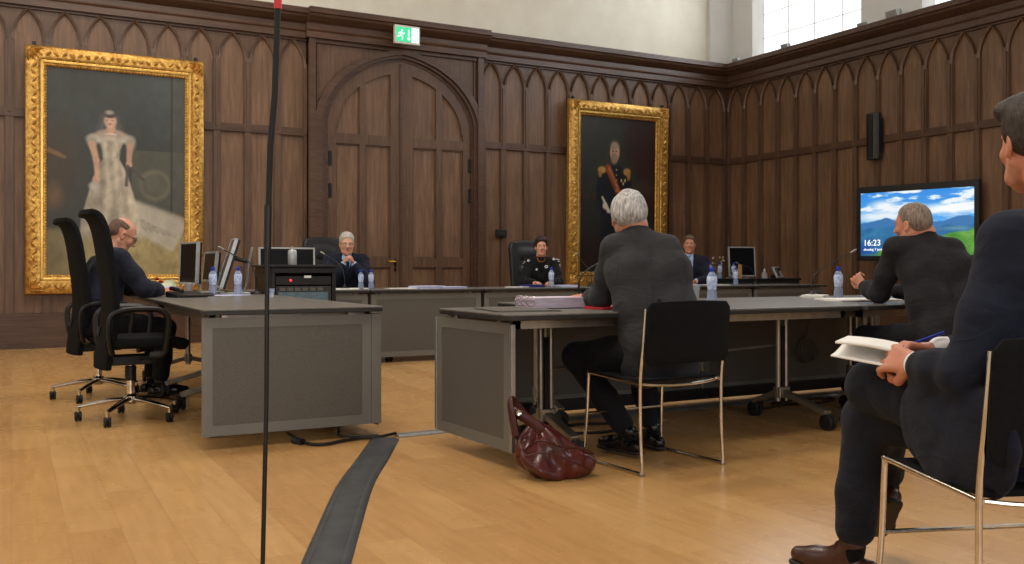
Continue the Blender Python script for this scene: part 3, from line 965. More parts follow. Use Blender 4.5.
def tleg(t, x, y0, y1, yc, along='y', column=None, foot=True):
    """twin column on a foot with two castors; along = direction of the foot."""
    def V(u, v, z): return (x + v, u, z) if along == 'y' else (u, x + v, z)
    lg = MB()
    for s in (-.032, .032):
        lg.tube([V(yc + s * (0 if along == 'y' else 1), s * (1 if along == 'y' else 0) , .13), V(yc, s, ZT_ - .03)] if along == 'y' else [V(yc, s, .13), V(yc, s, ZT_ - .03)], .017, 12)
    o = lg.build('leg', 'steel', t, True)
    sl = MB(); sl.bar(V(yc, 0, .13), V(yc, 0, .60), .03, .03); sl.build('lift_column', 'plastic', o)
    ft = MB()
    hub = .16
    ft.add([], [])
    for ye in (y0, y1):
        ft.bar(V(yc, 0, .19), V(ye, 0, .10), .055, .035)
    ft.box(*(sorted((V(yc - .03, -.045, 0)[0], V(yc + .03, .045, 0)[0])) + sorted((V(yc - .03, -.045, 0)[1], V(yc + .03, .045, 0)[1])) + [.15, .22]))
    ft.build('foot', 'steel', o, bevel=.006)
    for ye in (y0, y1): castor(o, V(ye, 0, 0), .048)
def castor(parent, p, r=.03, m='rubber'):
    mb = MB()
    for s in (-.35, .35):
        M = Matrix.Translation((p[0] + s * r, p[1], r)) @ Matrix.Rotation(R(90), 4, 'Y')
        mb.lathe([(r * .5, -.26 * r), (r * .92, -.26 * r), (r, -.12 * r), (r, .12 * r), (r * .92, .26 * r), (r * .5, .26 * r)], (0, 0, 0), 16, M)
    mb.lathe([(.5 * r, r * .9), (.75 * r, r * 1.3), (.7 * r, r * 1.75), (.2 * r, r * 1.9)], (p[0], p[1], 0), 10)
    mb.build('castor', m, parent, True)
def top_frame(t, x0, x1, y0, y1):
    m = MB()
    m.box(x0 + .06, x1 - .06, y0 + .10, y0 + .13, ZT_ - .075, ZT_ - .03)
    m.box(x0 + .06, x1 - .06, y1 - .13, y1 - .10, ZT_ - .075, ZT_ - .03)
    m.box(x0 + .06, x0 + .09, y0 + .10, y1 - .10, ZT_ - .075, ZT_ - .03)
    m.box(x1 - .09, x1 - .06, y0 + .10, y1 - .10, ZT_ - .075, ZT_ - .03)
    m.build('under_frame', 'steel', t)

# left run (two tables in line, running away from the camera)
t = thing('conference_table', 'nearest left grey table, its closed end panel facing the camera', 'table', (0, 0, 0))
tabletop(t, .88, 1.895, 5.06, 6.98, .04); top_frame(t, .88, 1.895, 5.06, 6.98)
modesty(t, (.885, 5.10), (1.825, 5.10), .075, .705, (0, -1))
MB().box(1.827, 1.885, 5.092, 5.12, .075, .71).build('corner_post', 'panel', t, bevel=.004)
modesty(t, (1.875, 5.125), (1.875, 6.96), .06, .705, (1, 0))
tleg(t, 5.52, 1.02, 1.70, 1.36, 'x'); tleg(t, 6.68, 1.02, 1.70, 1.36, 'x')
t = thing('conference_table', 'left grey table farther back, carrying the monitors and the writing man', 'table', (0, 0, 0))
tabletop(t, .88, 1.895, 7.0, 8.85); top_frame(t, .88, 1.895, 7.0, 8.85)
modesty(t, (1.875, 7.02), (1.875, 8.80), .06, .705, (1, 0))
tleg(t, 7.4, 1.02, 1.70, 1.36, 'x'); tleg(t, 8.5, 1.02, 1.70, 1.36, 'x')

# far run: six tables side by side
bl = ['grey desk at the left end of the far row, beside the rack', 'far row grey desk with two small bottles in front of the grey haired man', 'empty stretch of grey desk in the far row, left of the woman in black', 'grey desk in the far row in front of the woman in black', 'grey desk in the far row in front of the man in the light blue shirt', 'grey desk at the right end of the far row, before the monitor shelf']
for i in range(6):
    x0 = 1.91 + 1.281 * i
    t = thing('conference_table', bl[i], 'table', (0, 0, 0), 0, 'tables of the far row')
    tabletop(t, x0 + .004, x0 + 1.277, 8.93, 9.75, .02); top_frame(t, x0, x0 + 1.281, 8.93, 9.75)
    modesty(t, (x0 + .02, 8.975), (x0 + 1.26, 8.975))
    if i: MB().box(x0 + .001, x0 + .019, 8.985, 9.01, .06, .72).build('panel_joint', 'plastic', t)
    for xx in (x0 + .25, x0 + 1.03): tleg(t, xx, 9.08, 9.62, 9.4)

# near run
t = thing('conference_table', 'grey table in the middle with a closed side panel and the folders on it', 'table', (0, 0, 0))
tabletop(t, 2.055, 4.43, 3.84, 4.70, .06); top_frame(t, 2.08, 4.43, 3.84, 4.70)
modesty(t, (2.064, 4.69), (2.108, 3.93), .085, .705, (-1, -.06))
MB().box(2.10, 2.122, 3.905, 3.93, .085, .70).build('corner_post', 'alu', t, bevel=.002)
MB().box(2.054, 2.077, 4.692, 4.715, .085, .70).build('corner_post', 'alu', t, bevel=.002)
tleg(t, 2.52, 4.0, 4.56, 4.30)
tleg(t, 4.30, 4.0, 4.62, 4.38)
MB().tube([(2.52, 4.34, .42), (4.3, 4.42, .48)], .008, 8).build('tie_bar', 'steel', t, True)
t = thing('conference_table', 'grey table of the near row at the right where the man in profile leans', 'table', (0, 0, 0))
tabletop(t, 4.435, 6.3, 3.84, 4.70, .03); top_frame(t, 4.435, 6.3, 3.84, 4.70)
tleg(t, 5.08, 4.0, 4.56, 4.38); tleg(t, 6.1, 4.0, 4.56, 4.38)
t = thing('conference_table', 'inner grey table behind the near row, left section, its panel facing the floor strip', 'table', (0, 0, 0))
tabletop(t, 2.75, 4.43, 4.705, 5.32, .02)
modesty(t, (2.62, 5.30), (4.42, 5.30), .07, .70, (0, -1))
MB().box(2.62, 4.42, 5.22, 5.28, .03, .10).build('low_black_bar', 'plastic', t)  # black bar low along the front of the panel
tleg(t, 2.95, 4.85, 5.15, 5.1)
t = thing('conference_table', 'inner grey table behind the near row, right section with the long gooseneck microphone', 'table', (0, 0, 0))
tabletop(t, 4.435, 6.3, 4.705, 5.32, .02)
modesty(t, (4.43, 5.30), (6.28, 5.30), .07, .70, (0, -1))
MB().box(4.43, 6.28, 5.22, 5.28, .03, .10).build('low_black_bar', 'plastic', t)  # same black bar for the right section
tleg(t, 5.75, 4.85, 5.15, 5.1)
cb = MB()
loop = [(5.43 + (.09 - .0006 * k) * math.cos(a), 5.285 - .002 * k, .33 + (.095 - .0006 * k) * math.sin(a)) for k, a in enumerate([PI / 2 + PI * 2 * q / 14 for q in range(40)])]
cb.tube(catmull([(5.44, 5.23, .72), (5.47, 5.25, .62), (5.43, 5.25, .52), (5.44, 5.27, .46)] + loop, 3), .0055, 6)
tag(cb.build('cable_coil', 'insert', None, True), 'coiled grey cable hanging on the panel under the right table', 'cable')

# credenza behind the far row at right
t = thing('side_cabinet', 'low dark shelf behind the far row carrying monitor, phone and bottles', 'cabinet', (9.35, 10.3, 0))
MB().box(-.78, .86, -.26, .26, .0, .79).build('body', 'anthracite', t, bevel=.004)
MB().box(-.80, .88, -.28, .28, .79, .82).build('worktop', 'plastic', t, bevel=.004)
for q in range(3):
    d = MB().box(-.76 + .54 * q, -.24 + .54 * q, -.272, -.26, .09, .76).build('door', 'anthracite', t, bevel=.003)
    MB().box(-.30 + .54 * q, -.285 + .54 * q, -.285, -.272, .36, .50).build('handle', 'steel', d)

# ================================================================== CHAIRS
def stacking_chair(label, loc, rz):
    """visitor chair: black plastic back and seat on a chrome sled frame; faces +y."""
    t = thing('stacking_chair', label, 'chair', loc, rz)
    w = .255
    fr = MB(); r = .0085
    for s in (-1, 1):
        side = [(s * (w - .01), -.245, .78), (s * w, -.235, .60), (s * w, -.215, .45), (s * w, -.215, .20), (s * w, -.225, .016), (s * w, -.20, .010), (s * w, .0, .009), (s * w, .205, .010), (s * w, .236, .02), (s * (w - .01), .224, .22), (s * (w - .012), .212, .425), (s * (w - .012), .20, .442), (s * (w - .012), .05, .436), (s * (w - .01), -.21, .425)]
        fr.tube(catmull(side, 5), r, 10)
    fr.tube([(-w + .01, .223, .235), (w - .01, .223, .235)], r * .85, 8)
    fr.tube(catmull([(-w + .01, -.20, .425), (-.15, -.22, .417), (0, -.225, .412), (.15, -.22, .417), (w - .01, -.20, .425)], 4), r * .85, 8)
    fr.build('sled_frame', 'chrome', t, True)
    for s in (-1, 1):
        for y in (-.215, .21):
            MB().box(s * w - .012, s * w + .012, y - .02, y + .02, 0, .012).build('floor_glide', 'steel', t, bevel=.003)
    def seat(u, v):
        x = (u - .5) * 2; y = v
        ex = 1 - .06 * max(0, y - .8) * 5 * abs(x)
        return (x * .235 * ex, -.20 + y * .44, .448 - .018 * (1 - x * x) * math.sin(PI * min(1, y * 1.1)) - .03 * max(0, y - .85) ** 1.5 * 10 * .8)
    MB().sheet(seat, 12, 12, .016).build('seat', 'fabric_black', t, 'all', bevel=.004)
    def back(u, v):
        x = (u - .5) * 2
        q = max(0, abs(v - .5) * 2 - .75) / .25
        ww = .262 * (1 - .10 * q * q)
        return (x * ww, -.255 - .028 * (1 - x * x) - .02 * v, .515 + v * .295 + .006 * (1 - x * x))
    MB().sheet(back, 14, 10, .014).build('backrest', 'fabric_black', t, 'all', bevel=.004)
    return t
stacking_chair('black visitor chair with chrome sled frame under the man with his back to the camera', (2.825, 3.76, 0), R(3))
stacking_chair('black visitor chair of the man in profile at the right table', (4.93, 3.655, 0), R(2))
stacking_chair('nearest chrome framed black chair, under the man with the notebook', (2.29, 1.50, 0), R(-20))

def office_chair(label, loc, rz):
    """high slim-backed office chair on a polished five-star base; faces +x."""
    t = thing('office_chair', label, 'office chair', loc, rz, 'high backed office chairs at the left table')
    prof = [(-.305, 1.295), (-.262, 1.28), (-.232, 1.215), (-.210, 1.11), (-.19, .96), (-.172, .80), (-.17, .66), (-.185, .54), (-.205, .44), (-.215, .34)]
    P = catmull([(x, 0, z) for x, z in prof], 4)
    n = len(P)
    def bk(u, v):
        i = v * (n - 1); k = min(int(i), n - 2); f = i - k
        p = P[k] * (1 - f) + P[k + 1] * f
        x = (u - .5) * 2
        ww = .225 + .025 * math.sin(PI * v)
        return (p.x + .035 * x * x, x * ww, p.z)
    MB().sheet(bk, 12, 40, .04).build('backrest', 'fabric_black', t, 'all', bevel=.012)
    sp = MB(); sp.tube([(p.x - .006, 0, p.z) for p in P[26:-8]], .010, 8)
    sp.build('back_spine', 'plastic', t, True)
    def st(u, v):
        x = v; y = (u - .5) * 2
        return (-.18 + .48 * x, y * (.245 - .02 * abs(x - .5)), .475 - .02 * (1 - y * y) - .05 * max(0, x - .8) ** 2 * 12)
    MB().sheet(st, 12, 14, .065).build('seat', 'fabric_black', t, 'all', bevel=.015)
    MB().box(-.12, .14, -.09, .09, .355, .412).tube([(.05, -.09, .385), (.05, -.21, .385)], .008, 8).box(.02, .08, -.24, -.20, .375, .395).build('tilt_mechanism', 'plastic', t, bevel=.01)
    for s in (-1, 1):
        a = MB()
        a.tube(catmull([(-.14, s * .225, .44), (-.16, s * .27, .50), (-.17, s * .285, .60), (-.155, s * .285, .675), (-.08, s * .285, .71), (.06, s * .285, .715), (.14, s * .285, .70), (.175, s * .285, .64), (.165, s * .28, .52), (.15, s * .265, .44), (.08, s * .225, .425)], 4), .016, 8, flat=1.5)
        a.build('armrest', 'plastic', t, True)
    g = MB(); g.tube([(0, 0, .36), (0, 0, .10)], .025, 14).build('gas_column', 'chrome', t, True)
    MB().lathe([(.035, .25), (.035, .34), (.02, .35)], (0, 0, 0), 14).build('column_sleeve', 'plastic', t, True)
    for k in range(5):
        a = R(20 + 72 * k); ca, sa = math.cos(a), math.sin(a)
        b = MB()
        b.tube([(ca * .02, sa * .02, .135), (ca * .12, sa * .12, .125), (ca * .24, sa * .24, .105), (ca * .315, sa * .315, .09)], [.026, .022, .018, .013], 10, flat=.7)
        b.tube([(ca * .31, sa * .31, .095), (ca * .31, sa * .31, .05)], .011, 8)
        o = b.build('base_spoke', 'chrome', t, True)
        castor(o, (ca * .31, sa * .31, 0), .031)
    MB().lathe([(.03, .10), (.045, .115), (.045, .15), (.028, .165)], (0, 0, 0), 16).build('base_hub', 'chrome', t, True)
    return t
oc = office_chair('nearer empty high backed black office chair at the left table', (.675, 6.42, 0), R(3))
dup(oc, (.575, 7.60, 0), R(6), 'farther high backed black office chair, in which the bald man writes')

def leather_chair(label, loc, rz):
    """broad leather executive chair; faces +y."""
    t = thing('leather_armchair', label, 'office chair', loc, rz, 'leather chairs of the far row')
    def bk(u, v):
        x = (u - .5) * 2
        q = max(0, v - .86) / .14
        return (x * .255 * (1 - .13 * q * q), -.27 - .11 * v + .03 * x * x, .50 + .83 * v - .02 * x * x * q)
    MB().sheet(bk, 14, 22, .07).build('backrest', 'leather_black', t, 'all', bevel=.02)
    for k in range(3):
        z0 = .56 + .24 * k; dy = -.11 * (z0 - .5 + .1) / .83
        def cu(u, v, z0=z0, dy=dy):
            x = (u - .5) * 2
            return (x * .20, -.255 + dy - .11 * .2 * v + .035 * (1 - x ** 4) * math.sin(PI * v) ** .6 + .02, z0 + .22 * v)
        MB().sheet(cu, 10, 8, .03).build('back_cushion', 'leather_black', t, 'all')
    def st(u, v):
        y = v; x = (u - .5) * 2
        return (x * .25, -.25 + .50 * y, .49 - .015 * (1 - x * x) - .04 * max(0, y - .8) ** 2 * 10)
    MB().sheet(st, 10, 12, .10).build('seat', 'leather_black', t, 'all', bevel=.02)
    for s in (-1, 1):
        MB().tube(catmull([(s * .25, -.26, .60), (s * .30, -.2, .68), (s * .31, 0, .69), (s * .30, .16, .67), (s * .28, .17, .55), (s * .25, .10, .42)], 4), .022, 8, flat=1.3).build('armrest', 'leather_black', t, True)
    MB().tube([(0, 0, .40), (0, 0, .10)], .028, 12).build('gas_column', 'chrome', t, True)
    for k in range(5):
        a = R(90 + 72 * k); ca, sa = math.cos(a), math.sin(a)
        o = MB().tube([(0, 0, .12), (ca * .31, sa * .31, .085)], [.03, .016], 8, flat=.7).tube([(ca * .30, sa * .30, .09), (ca * .30, sa * .30, .045)], .01, 6).build('base_spoke', 'plastic', t, True)
        castor(o, (ca * .30, sa * .30, 0), .028)
    return t
lc = leather_chair('black leather chair behind the grey haired man with clasped hands', (3.24, 10.40, 0), R(180))
dup(lc, (5.98, 10.42, 0), R(180), 'black leather chair behind the woman in black')
dup(lc, (8.22, 10.45, 0), R(180), 'black leather chair behind the man in the light blue shirt')

# ================================================================== STANDS, RACK, STRIPS
t = thing('microphone_pole', 'thin black upright pole standing nearest the camera at the left', 'pole', (.592, 2.52, 0))
MB().tube([(0, 0, .02), (.013, 0, .60), (.016, 0, 1.07)], .0062, 10).build('lower_tube', 'plastic', t, True)
MB().tube([(.016, 0, 1.02), (.018, 0, 1.14)], .010, 10).build('clutch', 'plastic', t, True)
MB().tube([(.018, 0, 1.10), (.024, 0, 1.30), (.036, .0, 1.44), (.044, 0, 1.675)], [.0075, .0085, .0085, .0085], 10).build('upper_tube', 'rubber', t, True)
MB().tube([(.044, 0, 1.672), (.045, 0, 1.72)], .0105, 10).build('red_tip', 'red', t, True)
MB().lathe([(.11, 0), (.12, .008), (.11, .018), (.03, .028), (.012, .05)], (0, 0, 0), 28).build('round_base', 'plastic', t, True)

t = thing('equipment_rack', 'black equipment rack with a lit display unit beside the left table', 'rack', (1.925, 7.84, 0))
RW, RD, RH = .56, .60, .975
m = MB().box(0, RW, 0, RD, .05, .09).box(0, RW, 0, RD, RH - .05, RH).box(0, .035, 0, RD, .09, RH - .05).box(RW - .035, RW, 0, RD, .09, RH - .05).box(0, RW, RD - .02, RD, .09, RH - .05)
m.build('case', 'plastic', t, bevel=.006)
MB().box(-.02, RW + .02, -.02, RD + .02, RH, RH + .022).build('top_board', 'plastic', t, bevel=.006)
for z0, h in ((.10, .14), (.25, .14), (.40, .14), (.55, .09)):
    u = MB().box(.04, RW - .04, .01, .35, z0, z0 + h - .008).build('rack_unit', 'anthracite', t, bevel=.004)
u = MB().box(.04, RW - .04, .008, .35, .66, .815).build('rack_unit', 'anthracite', t, bevel=.004)
u['label'] = 'rack unit with long grey-blue display'
MB().box(.06, RW - .07, .004, .010, .672, .765).build('display', mat('dim_display', (88, 104, 112), .25, noise=((70, 84, 92), 20, (1, 1, 4)), emis=(96, 118, 130), estr=.15), u)
kb = MB()
for k in range(6): kb.box(.07 + .065 * k, .12 + .065 * k, .003, .010, .775, .803)
kb.build('key_row', 'insert', u)
u = MB().box(.04, RW - .04, .008, .35, .825, .90).build('rack_unit', 'plastic', t, bevel=.004)
MB().lathe([(0, 0), (.010, 0), (.010, .006), (0, .007)], (0, 0, 0), 10, Matrix.Translation((.165, .008, .865)) @ Matrix.Rotation(R(90), 4, 'X')).build('indicator_lamp', 'red_led', u)
MB().box(.28, .34, .0, .01, .885, .905).build('label_plate', 'white', u)
for x in (.06, RW - .06):
    for y in (.06, RD - .06): castor(t, (x, y, 0), .025)

# floor strips
def strip(name, label, pts, w, m, h=.014, grooves=True):
    P = catmull([(x, y, 0) for x, y in pts], 8)
    prof = [(-.5, 0), (-.47, .35), (-.40, .8), (-.33, 1), (-.30, .82), (-.27, 1), (.27, 1), (.30, .82), (.33, 1), (.40, .8), (.47, .35), (.5, 0)]
    mb = MB(); n = len(prof)
    for i, p in enumerate(P):
        d = (P[min(i + 1, len(P) - 1)] - P[max(i - 1, 0)]).normalized(); nn = Vector((d.y, -d.x, 0))
        for a, b in prof: q = p + nn * (a * w); mb.v.append((q.x, q.y, b * h + .001))
    for i in range(len(P) - 1):
        for k in range(n - 1): mb.f.append((i * n + k, i * n + k + 1, (i + 1) * n + k + 1, (i + 1) * n + k))
    mb.f.append(tuple(range(n))); mb.f.append(tuple((len(P) - 1) * n + k for k in range(n)))
    return tag(mb.build(name, m, None, True), label, 'cable cover')
strip('cable_ramp', 'wide dark rubber cable ramp running from the camera to the table gap', [(.62, 2.30), (.80, 2.72), (1.05, 3.30), (1.35, 3.98), (1.62, 4.50), (1.855, 4.96)], .165, 'strip')
strip('cable_cover', 'narrow grey metal cable cover running across under the middle tables', [(1.95, 5.03), (3.0, 5.06), (4.5, 5.08), (6.3, 5.14)], .10, 'alu', .012)
cb = MB()
cb.tube(catmull([(1.40, 5.32, .02), (1.42, 5.02, .012), (1.50, 4.94, .012), (1.60, 4.98, .012), (1.72, 5.02, .012), (1.84, 5.0, .014), (1.95, 5.03, .02)], 6), .009, 8)
cb.tube(catmull([(1.66, 5.30, .25), (1.67, 5.22, .04), (1.64, 5.12, .02), (1.74, 5.05, .016), (1.84, 5.02, .018)], 6), .008, 8)
cb.tube([(1.405, 5.03, .016), (1.375, 5.10, .018)], .02, 10)
tag(cb.build('power_cable', 'cable', None, True), 'black power cable with a plug on the floor beside the left table', 'cable')
cb = MB().tube(catmull([(2.75, 4.62, .012), (3.05, 4.55, .008), (3.28, 4.60, .008), (3.30, 4.74, .008), (3.12, 4.84, .008), (2.85, 4.86, .008)], 6), .008, 8)
tag(cb.build('floor_cable', 'cable', None, True), 'looped dark cable on the floor under the middle table', 'cable')
cb = MB().tube(catmull([(4.3, 4.55, .14), (4.5, 4.75, .02), (4.8, 4.86, .008), (5.1, 4.80, .008), (5.35, 4.93, .008), (5.05, 5.0, .008), (4.75, 4.93, .008)], 6), .009, 8)
tag(cb.build('floor_cable', 'cable', None, True), 'dark cables lying on the floor under the right table', 'cable')
# ================================================================== THINGS ON THE TABLES
Z = ZT_ + .001
def bottle(label, x, y, z, s=1.0, group=None):
    t = thing('water_bottle', label, 'bottle', (x, y, z), random.random() * 6, group)
    prof = [(.020, 0), (.030, .004), (.032, .02), (.031, .05), (.026, .085), (.026, .10), (.031, .125), (.032, .15), (.029, .172), (.018, .19), (.012, .198), (.012, .208)]
    b = MB().lathe([(r * s, h * s) for r, h in prof], (0, 0, 0), 20).build('body', 'pet', t, 'all')
    MB().lathe([(.0265 * s, .086 * s), (.0272 * s, .09 * s), (.0318 * s, .124 * s), (.0328 * s, .15 * s), (.0295 * s, .17 * s), (.028 * s, .172 * s)], (0, 0, 0), 20).build('label_band', 'label', t, True)
    MB().lathe([(.0145 * s, .200 * s), (.0165 * s, .204 * s), (.0165 * s, .222 * s), (.013 * s, .228 * s)], (0, 0, 0), 16).build('cap', 'cap', t, True)
    return t
def cup(label, x, y, z, s=1.0, m='clear_cup', name='plastic_cup', cat='cup'):
    prof = [(.026, 0), (.037, .098), (.039, .10), (.036, .099), (.025, .004)]
    o = MB().lathe([(r * s, h * s) for r, h in prof], (x, y, z), 20).build(name, m, None, True)
    return tag(o, label, cat)
bottle('blue capped water bottle on the left table, beside the clear cup', 1.43, 7.74, Z)
bottle('blue capped water bottle between the monitors of the left table', 1.62, 7.70, Z)
bottle('left one of two small blue capped bottles before the grey haired man', 3.16, 9.14, Z, .88)
bottle('right one of two small blue capped bottles before the grey haired man', 3.27, 9.14, Z, .88)
bottle('small blue capped bottle standing before the woman in black', 5.42, 9.12, Z)
bottle('larger blue capped water bottle on the near table right of the seated back', 3.80, 4.46, Z, .99)
bottle('blue capped water bottle on the right table before the white papers', 5.22, 4.76, Z, 1.0)
bottle('blue capped bottle on the far desk left of the dark monitor', 8.18, 9.14, Z, 1.0)
cup('clear plastic cup on the near table beside the water bottle', 3.62, 4.42, Z, 1.15)
cup('clear plastic cup on the left table before the monitors', 1.27, 7.90, Z, .95)
cup('small crumpled bluish cup on the left table beside the rack', 1.745, 7.10, Z, .62, 'label')

def paper_stack(name, label, cat, x, y, z, w, d, h, rz, m='paper', n=5, group=None):
    mb = MB()
    for k in range(n):
        z0, z1 = h * k / n, h * (k + 1) / n - h / n * .12
        M = Matrix.Rotation((random.random() - .5) * .12, 4, 'Z') @ Matrix.Translation(((random.random() - .5) * .014, (random.random() - .5) * .014, 0))
        mb.box(-w / 2, w / 2, -d / 2, d / 2, z0, z1, M)
    o = mb.build(name, m, None)
    o.location = (x, y, z); o.rotation_euler = (0, 0, rz)
    return tag(o, label, cat, group)
paper_stack('paper_sheets', 'white sheets in the hands of the writing bald man', 'papers', 1.12, 8.15, Z, .21, .30, .004, .2)
t = thing('document_folder', 'open bluish folder standing up by the writing man', 'folder', (1.10, 8.40, Z), .1)
MB().prism([(-.15, 0), (.15, 0), (.16, .05), (.10, .065), (-.12, .03)], 1, -.10, .12).build('pages', 'paper_blue', t)
MB().box(-.16, .16, -.11, .13, -.001, .003).build('cover', 'plastic', t)
# roses
t = thing('rose_bouquet', 'bouquet of red roses in pale wrapping lying behind the papers', 'bouquet', (1.05, 8.66, Z), .15)
def wrap(u, v):
    a = (u - .5) * 2
    return ((-.20 + .42 * v), a * (.035 + .09 * v), .012 + .075 * (1 - a * a) * (.3 + v) + .01 * math.sin(a * 9 + v * 7))
MB().sheet(wrap, 14, 10, .002).build('wrapping', 'wrap', t, 'all')
def blob_flower(x, y, z, r):
    m = MB()
    for k in range(9):
        a = k * 2.4; rr = r * (.35 + .07 * k)
        cx, cy = x + math.cos(a) * r * .05 * k, y + math.sin(a) * r * .05 * k
        m.lathe([(rr * .25, -.6 * r), (rr * .75, -.2 * r), (rr * .85, .25 * r), (rr * .62, .5 * r - .03 * r * k)], (cx, cy, z), 9)
    return m
for (x, y, z) in ((.02, -.02, .085), (.06, .05, .075), (.10, -.03, .10), (-.03, .05, .07), (.08, .02, .125)):
    blob_flower(x, y, z, .024).build('rose', 'rose', t, True)
lv = MB()
for k in range(26):
    a = random.random() * 6.28; p = Vector((-.12 + .26 * random.random(), -.08 + .16 * random.random(), .04 + .06 * random.random()))
    d = Vector((math.cos(a), math.sin(a), .5 * random.random())).normalized() * .045; sd = Vector((-d.y, d.x, .01)) * .35
    lv.add([p, p + d * .5 + sd, p + d, p + d * .5 - sd], [(0, 1, 2, 3)])
lv.build('leaves', 'leaf', t)
t = thing('telephone', 'flat dark telephone lying at the edge of the left table', 'telephone', (1.16, 7.30, Z), .3)
MB().prism([(-.10, 0), (.10, 0), (.10, .045), (-.10, .02)], 0, -.12, .12).build('body', 'plastic', t, bevel=.006)
MB().tube(catmull([(-.08, -.09, .045), (-.085, -.05, .055), (-.085, .05, .065), (-.08, .09, .065)], 4), .017, 8).build('handset', 'plastic', t, True)
t = thing('keyboard', 'dark keyboard lying beside the monitors on the left table', 'keyboard', (1.36, 7.68, Z), R(80))
MB().box(-.20, .20, -.065, .065, 0, .014).build('case', 'plastic', t, bevel=.004)
km = MB()
for i in range(14):
    for j in range(5): km.box(-.19 + .027 * i, -.167 + .027 * i, -.058 + .023 * j, -.038 + .023 * j, .014, .019)
km.build('keys', 'anthracite', t)
paper_stack('paper_sheets', 'bluish sheets strewn before the monitors on the left table', 'papers', 1.52, 7.60, Z, .30, .21, .004, .5, 'paper_blue', 3)

def monitor(label, x, y, z, rz, w=.44, h=.30, lift=.10, tilt=8, m_back='plastic', group='monitors of the left table', rim='silver', arm=True):
    """screen faces local -y."""
    t = thing('monitor', label, 'monitor', (x, y, z), rz, group)
    M = Matrix.Translation((0, 0, lift)) @ Matrix.Rotation(R(-tilt), 4, 'X')
    MB().box(-w / 2, w / 2, -.012, .032, 0, h, M).build('housing', m_back, t, bevel=.006)
    rm = MB()
    for q in ((-w / 2 - .004, w / 2 + .004, h - .012, h + .004), (-w / 2 - .004, w / 2 + .004, -.004, .014), (-w / 2 - .004, -w / 2 + .014, 0, h), (w / 2 - .014, w / 2 + .004, 0, h)):
        rm.box(q[0], q[1], -.018, .012, q[2], q[3], M)
    rm.build('rim', rim, t, bevel=.002)
    MB().box(-w / 2 + .014, w / 2 - .014, -.0145, -.010, .016, h - .014, M).build('screen', 'screen_off', t)
    st = MB()
    if lift < .06:       # free-standing curved arm behind the leaning screen
        st.tube(catmull([(0, .20, .012), (0, .225, .10), (0, .235, .24), (0, .27, .40)], 5), .030, 10, flat=.35, up=(0, 1, 0))
        MB().tube([(0, .24, .27), (0, .12, .30)], .016, 8).build('hinge_arm', 'plastic', t, True)
    else: st.tube(catmull([(0, .09, .015), (0, .10, lift * .6), (0, .085, lift + h * .25), (0, .045, lift + h * .5)], 5), .028, 8, flat=.35, up=(0, 1, 0))
    st.build('stand', rim, t, True)
    MB().prism([(-.11, -.06), (.11, -.06), (.13, .10), (-.13, .10)] if lift >= .06 else [(-.11, -.0), (.11, -.0), (.13, .24), (-.13, .24)], 2, 0, .012).build('foot', rim, t, bevel=.003)
    return t
monitor('dark monitor seen from its silver edge, farthest left of the screens', 1.36, 8.45, Z, R(-78), .38, .36, .08, 2)
monitor('leaning black monitor with a silver edge, tallest of the left table', 1.56, 8.14, Z, R(-97), .40, .43, .05, 17)
monitor('small black monitor between the tall one and the leftmost one', 1.56, 8.62, Z, R(-84), .34, .26, .10, 6)
monitor('wide black monitor with a thin silver rim behind the equipment rack', 2.42, 9.22, Z, R(2), .56, .30, .12, 3, group='monitors facing the far row')
monitor('dark monitor turned sideways on the far shelf at the right', 9.25, 10.2, .821, R(-12), .42, .42, .03, 4, group='monitors facing the far row')
cb = MB().tube(catmull([(1.80, 8.76, .90), (1.86, 8.70, .98), (1.87, 8.62, .86), (1.83, 8.55, .77), (1.80, 8.45, .758)], 6), .004, 6)
tag(cb.build('monitor_cable', 'cable', None, True), 'thin black cable hanging behind the monitors of the left table', 'cable')

def flask(label, x, y, z):
    t = thing('thermos_flask', label, 'flask', (x, y, z))
    MB().lathe([(.036, 0), (.038, .004), (.038, .115), (.030, .128), (.012, .134)], (0, 0, 0), 24).build('body', 'silver', t, True)
    MB().lathe([(.016, .130), (.016, .142), (.008, .146)], (0, 0, 0), 14).build('lid', 'silver', t, True)
    MB().tube(catmull([(-.014, 0, .135), (-.012, 0, .150), (.0, 0, .157), (.012, 0, .150), (.014, 0, .135)], 4), .003, 6).build('ring_handle', 'steel', t, True)
flask('silver metal flask standing on top of the equipment rack', 2.14, 7.98, .998)

def gooseneck(label, x, y, z, pts, base=.055, group='gooseneck microphones', rz=0):
    t = thing('gooseneck_microphone', label, 'microphone', (x, y, z), rz, group)
    MB().lathe([(base, 0), (base, .008), (base * .85, .018), (base * .3, .026), (.010, .05)], (0, 0, 0), 24).build('base', 'plastic', t, True)
    P = catmull(pts, 8)
    k = max(2, int(len(P) * .3))
    MB().tube(P[:k + 1], .006, 8).build('rod', 'plastic', t, True)
    MB().tube(P[k:], .0045, 8).build('gooseneck', 'anthracite', t, True)
    d = (P[-1] - P[-2]).normalized()
    MB().tube([P[-1], P[-1] + d * .012, P[-1] + d * .045, P[-1] + d * .055], [.004, .008, .009, .005], 10).build('capsule', 'steel', t, True)
    return t
gooseneck('long gooseneck microphone with a round base on the right table', 5.32, 5.10, Z, [(0, 0, .02), (0, 0, .11), (.015, -.01, .17), (.13, -.05, .25), (.29, -.10, .335)], .085)
gooseneck('short curved gooseneck microphone before the man with his back turned', 2.93, 4.60, Z, [(0, 0, .02), (-.01, 0, .12), (.0, -.01, .17), (.05, -.03, .22), (.10, -.06, .25)])
gooseneck('gooseneck microphone right of the woman in black', 6.05, 9.25, Z, [(0, 0, .02), (0, 0, .10), (-.02, .0, .18), (-.12, .02, .30), (-.17, .03, .36)])
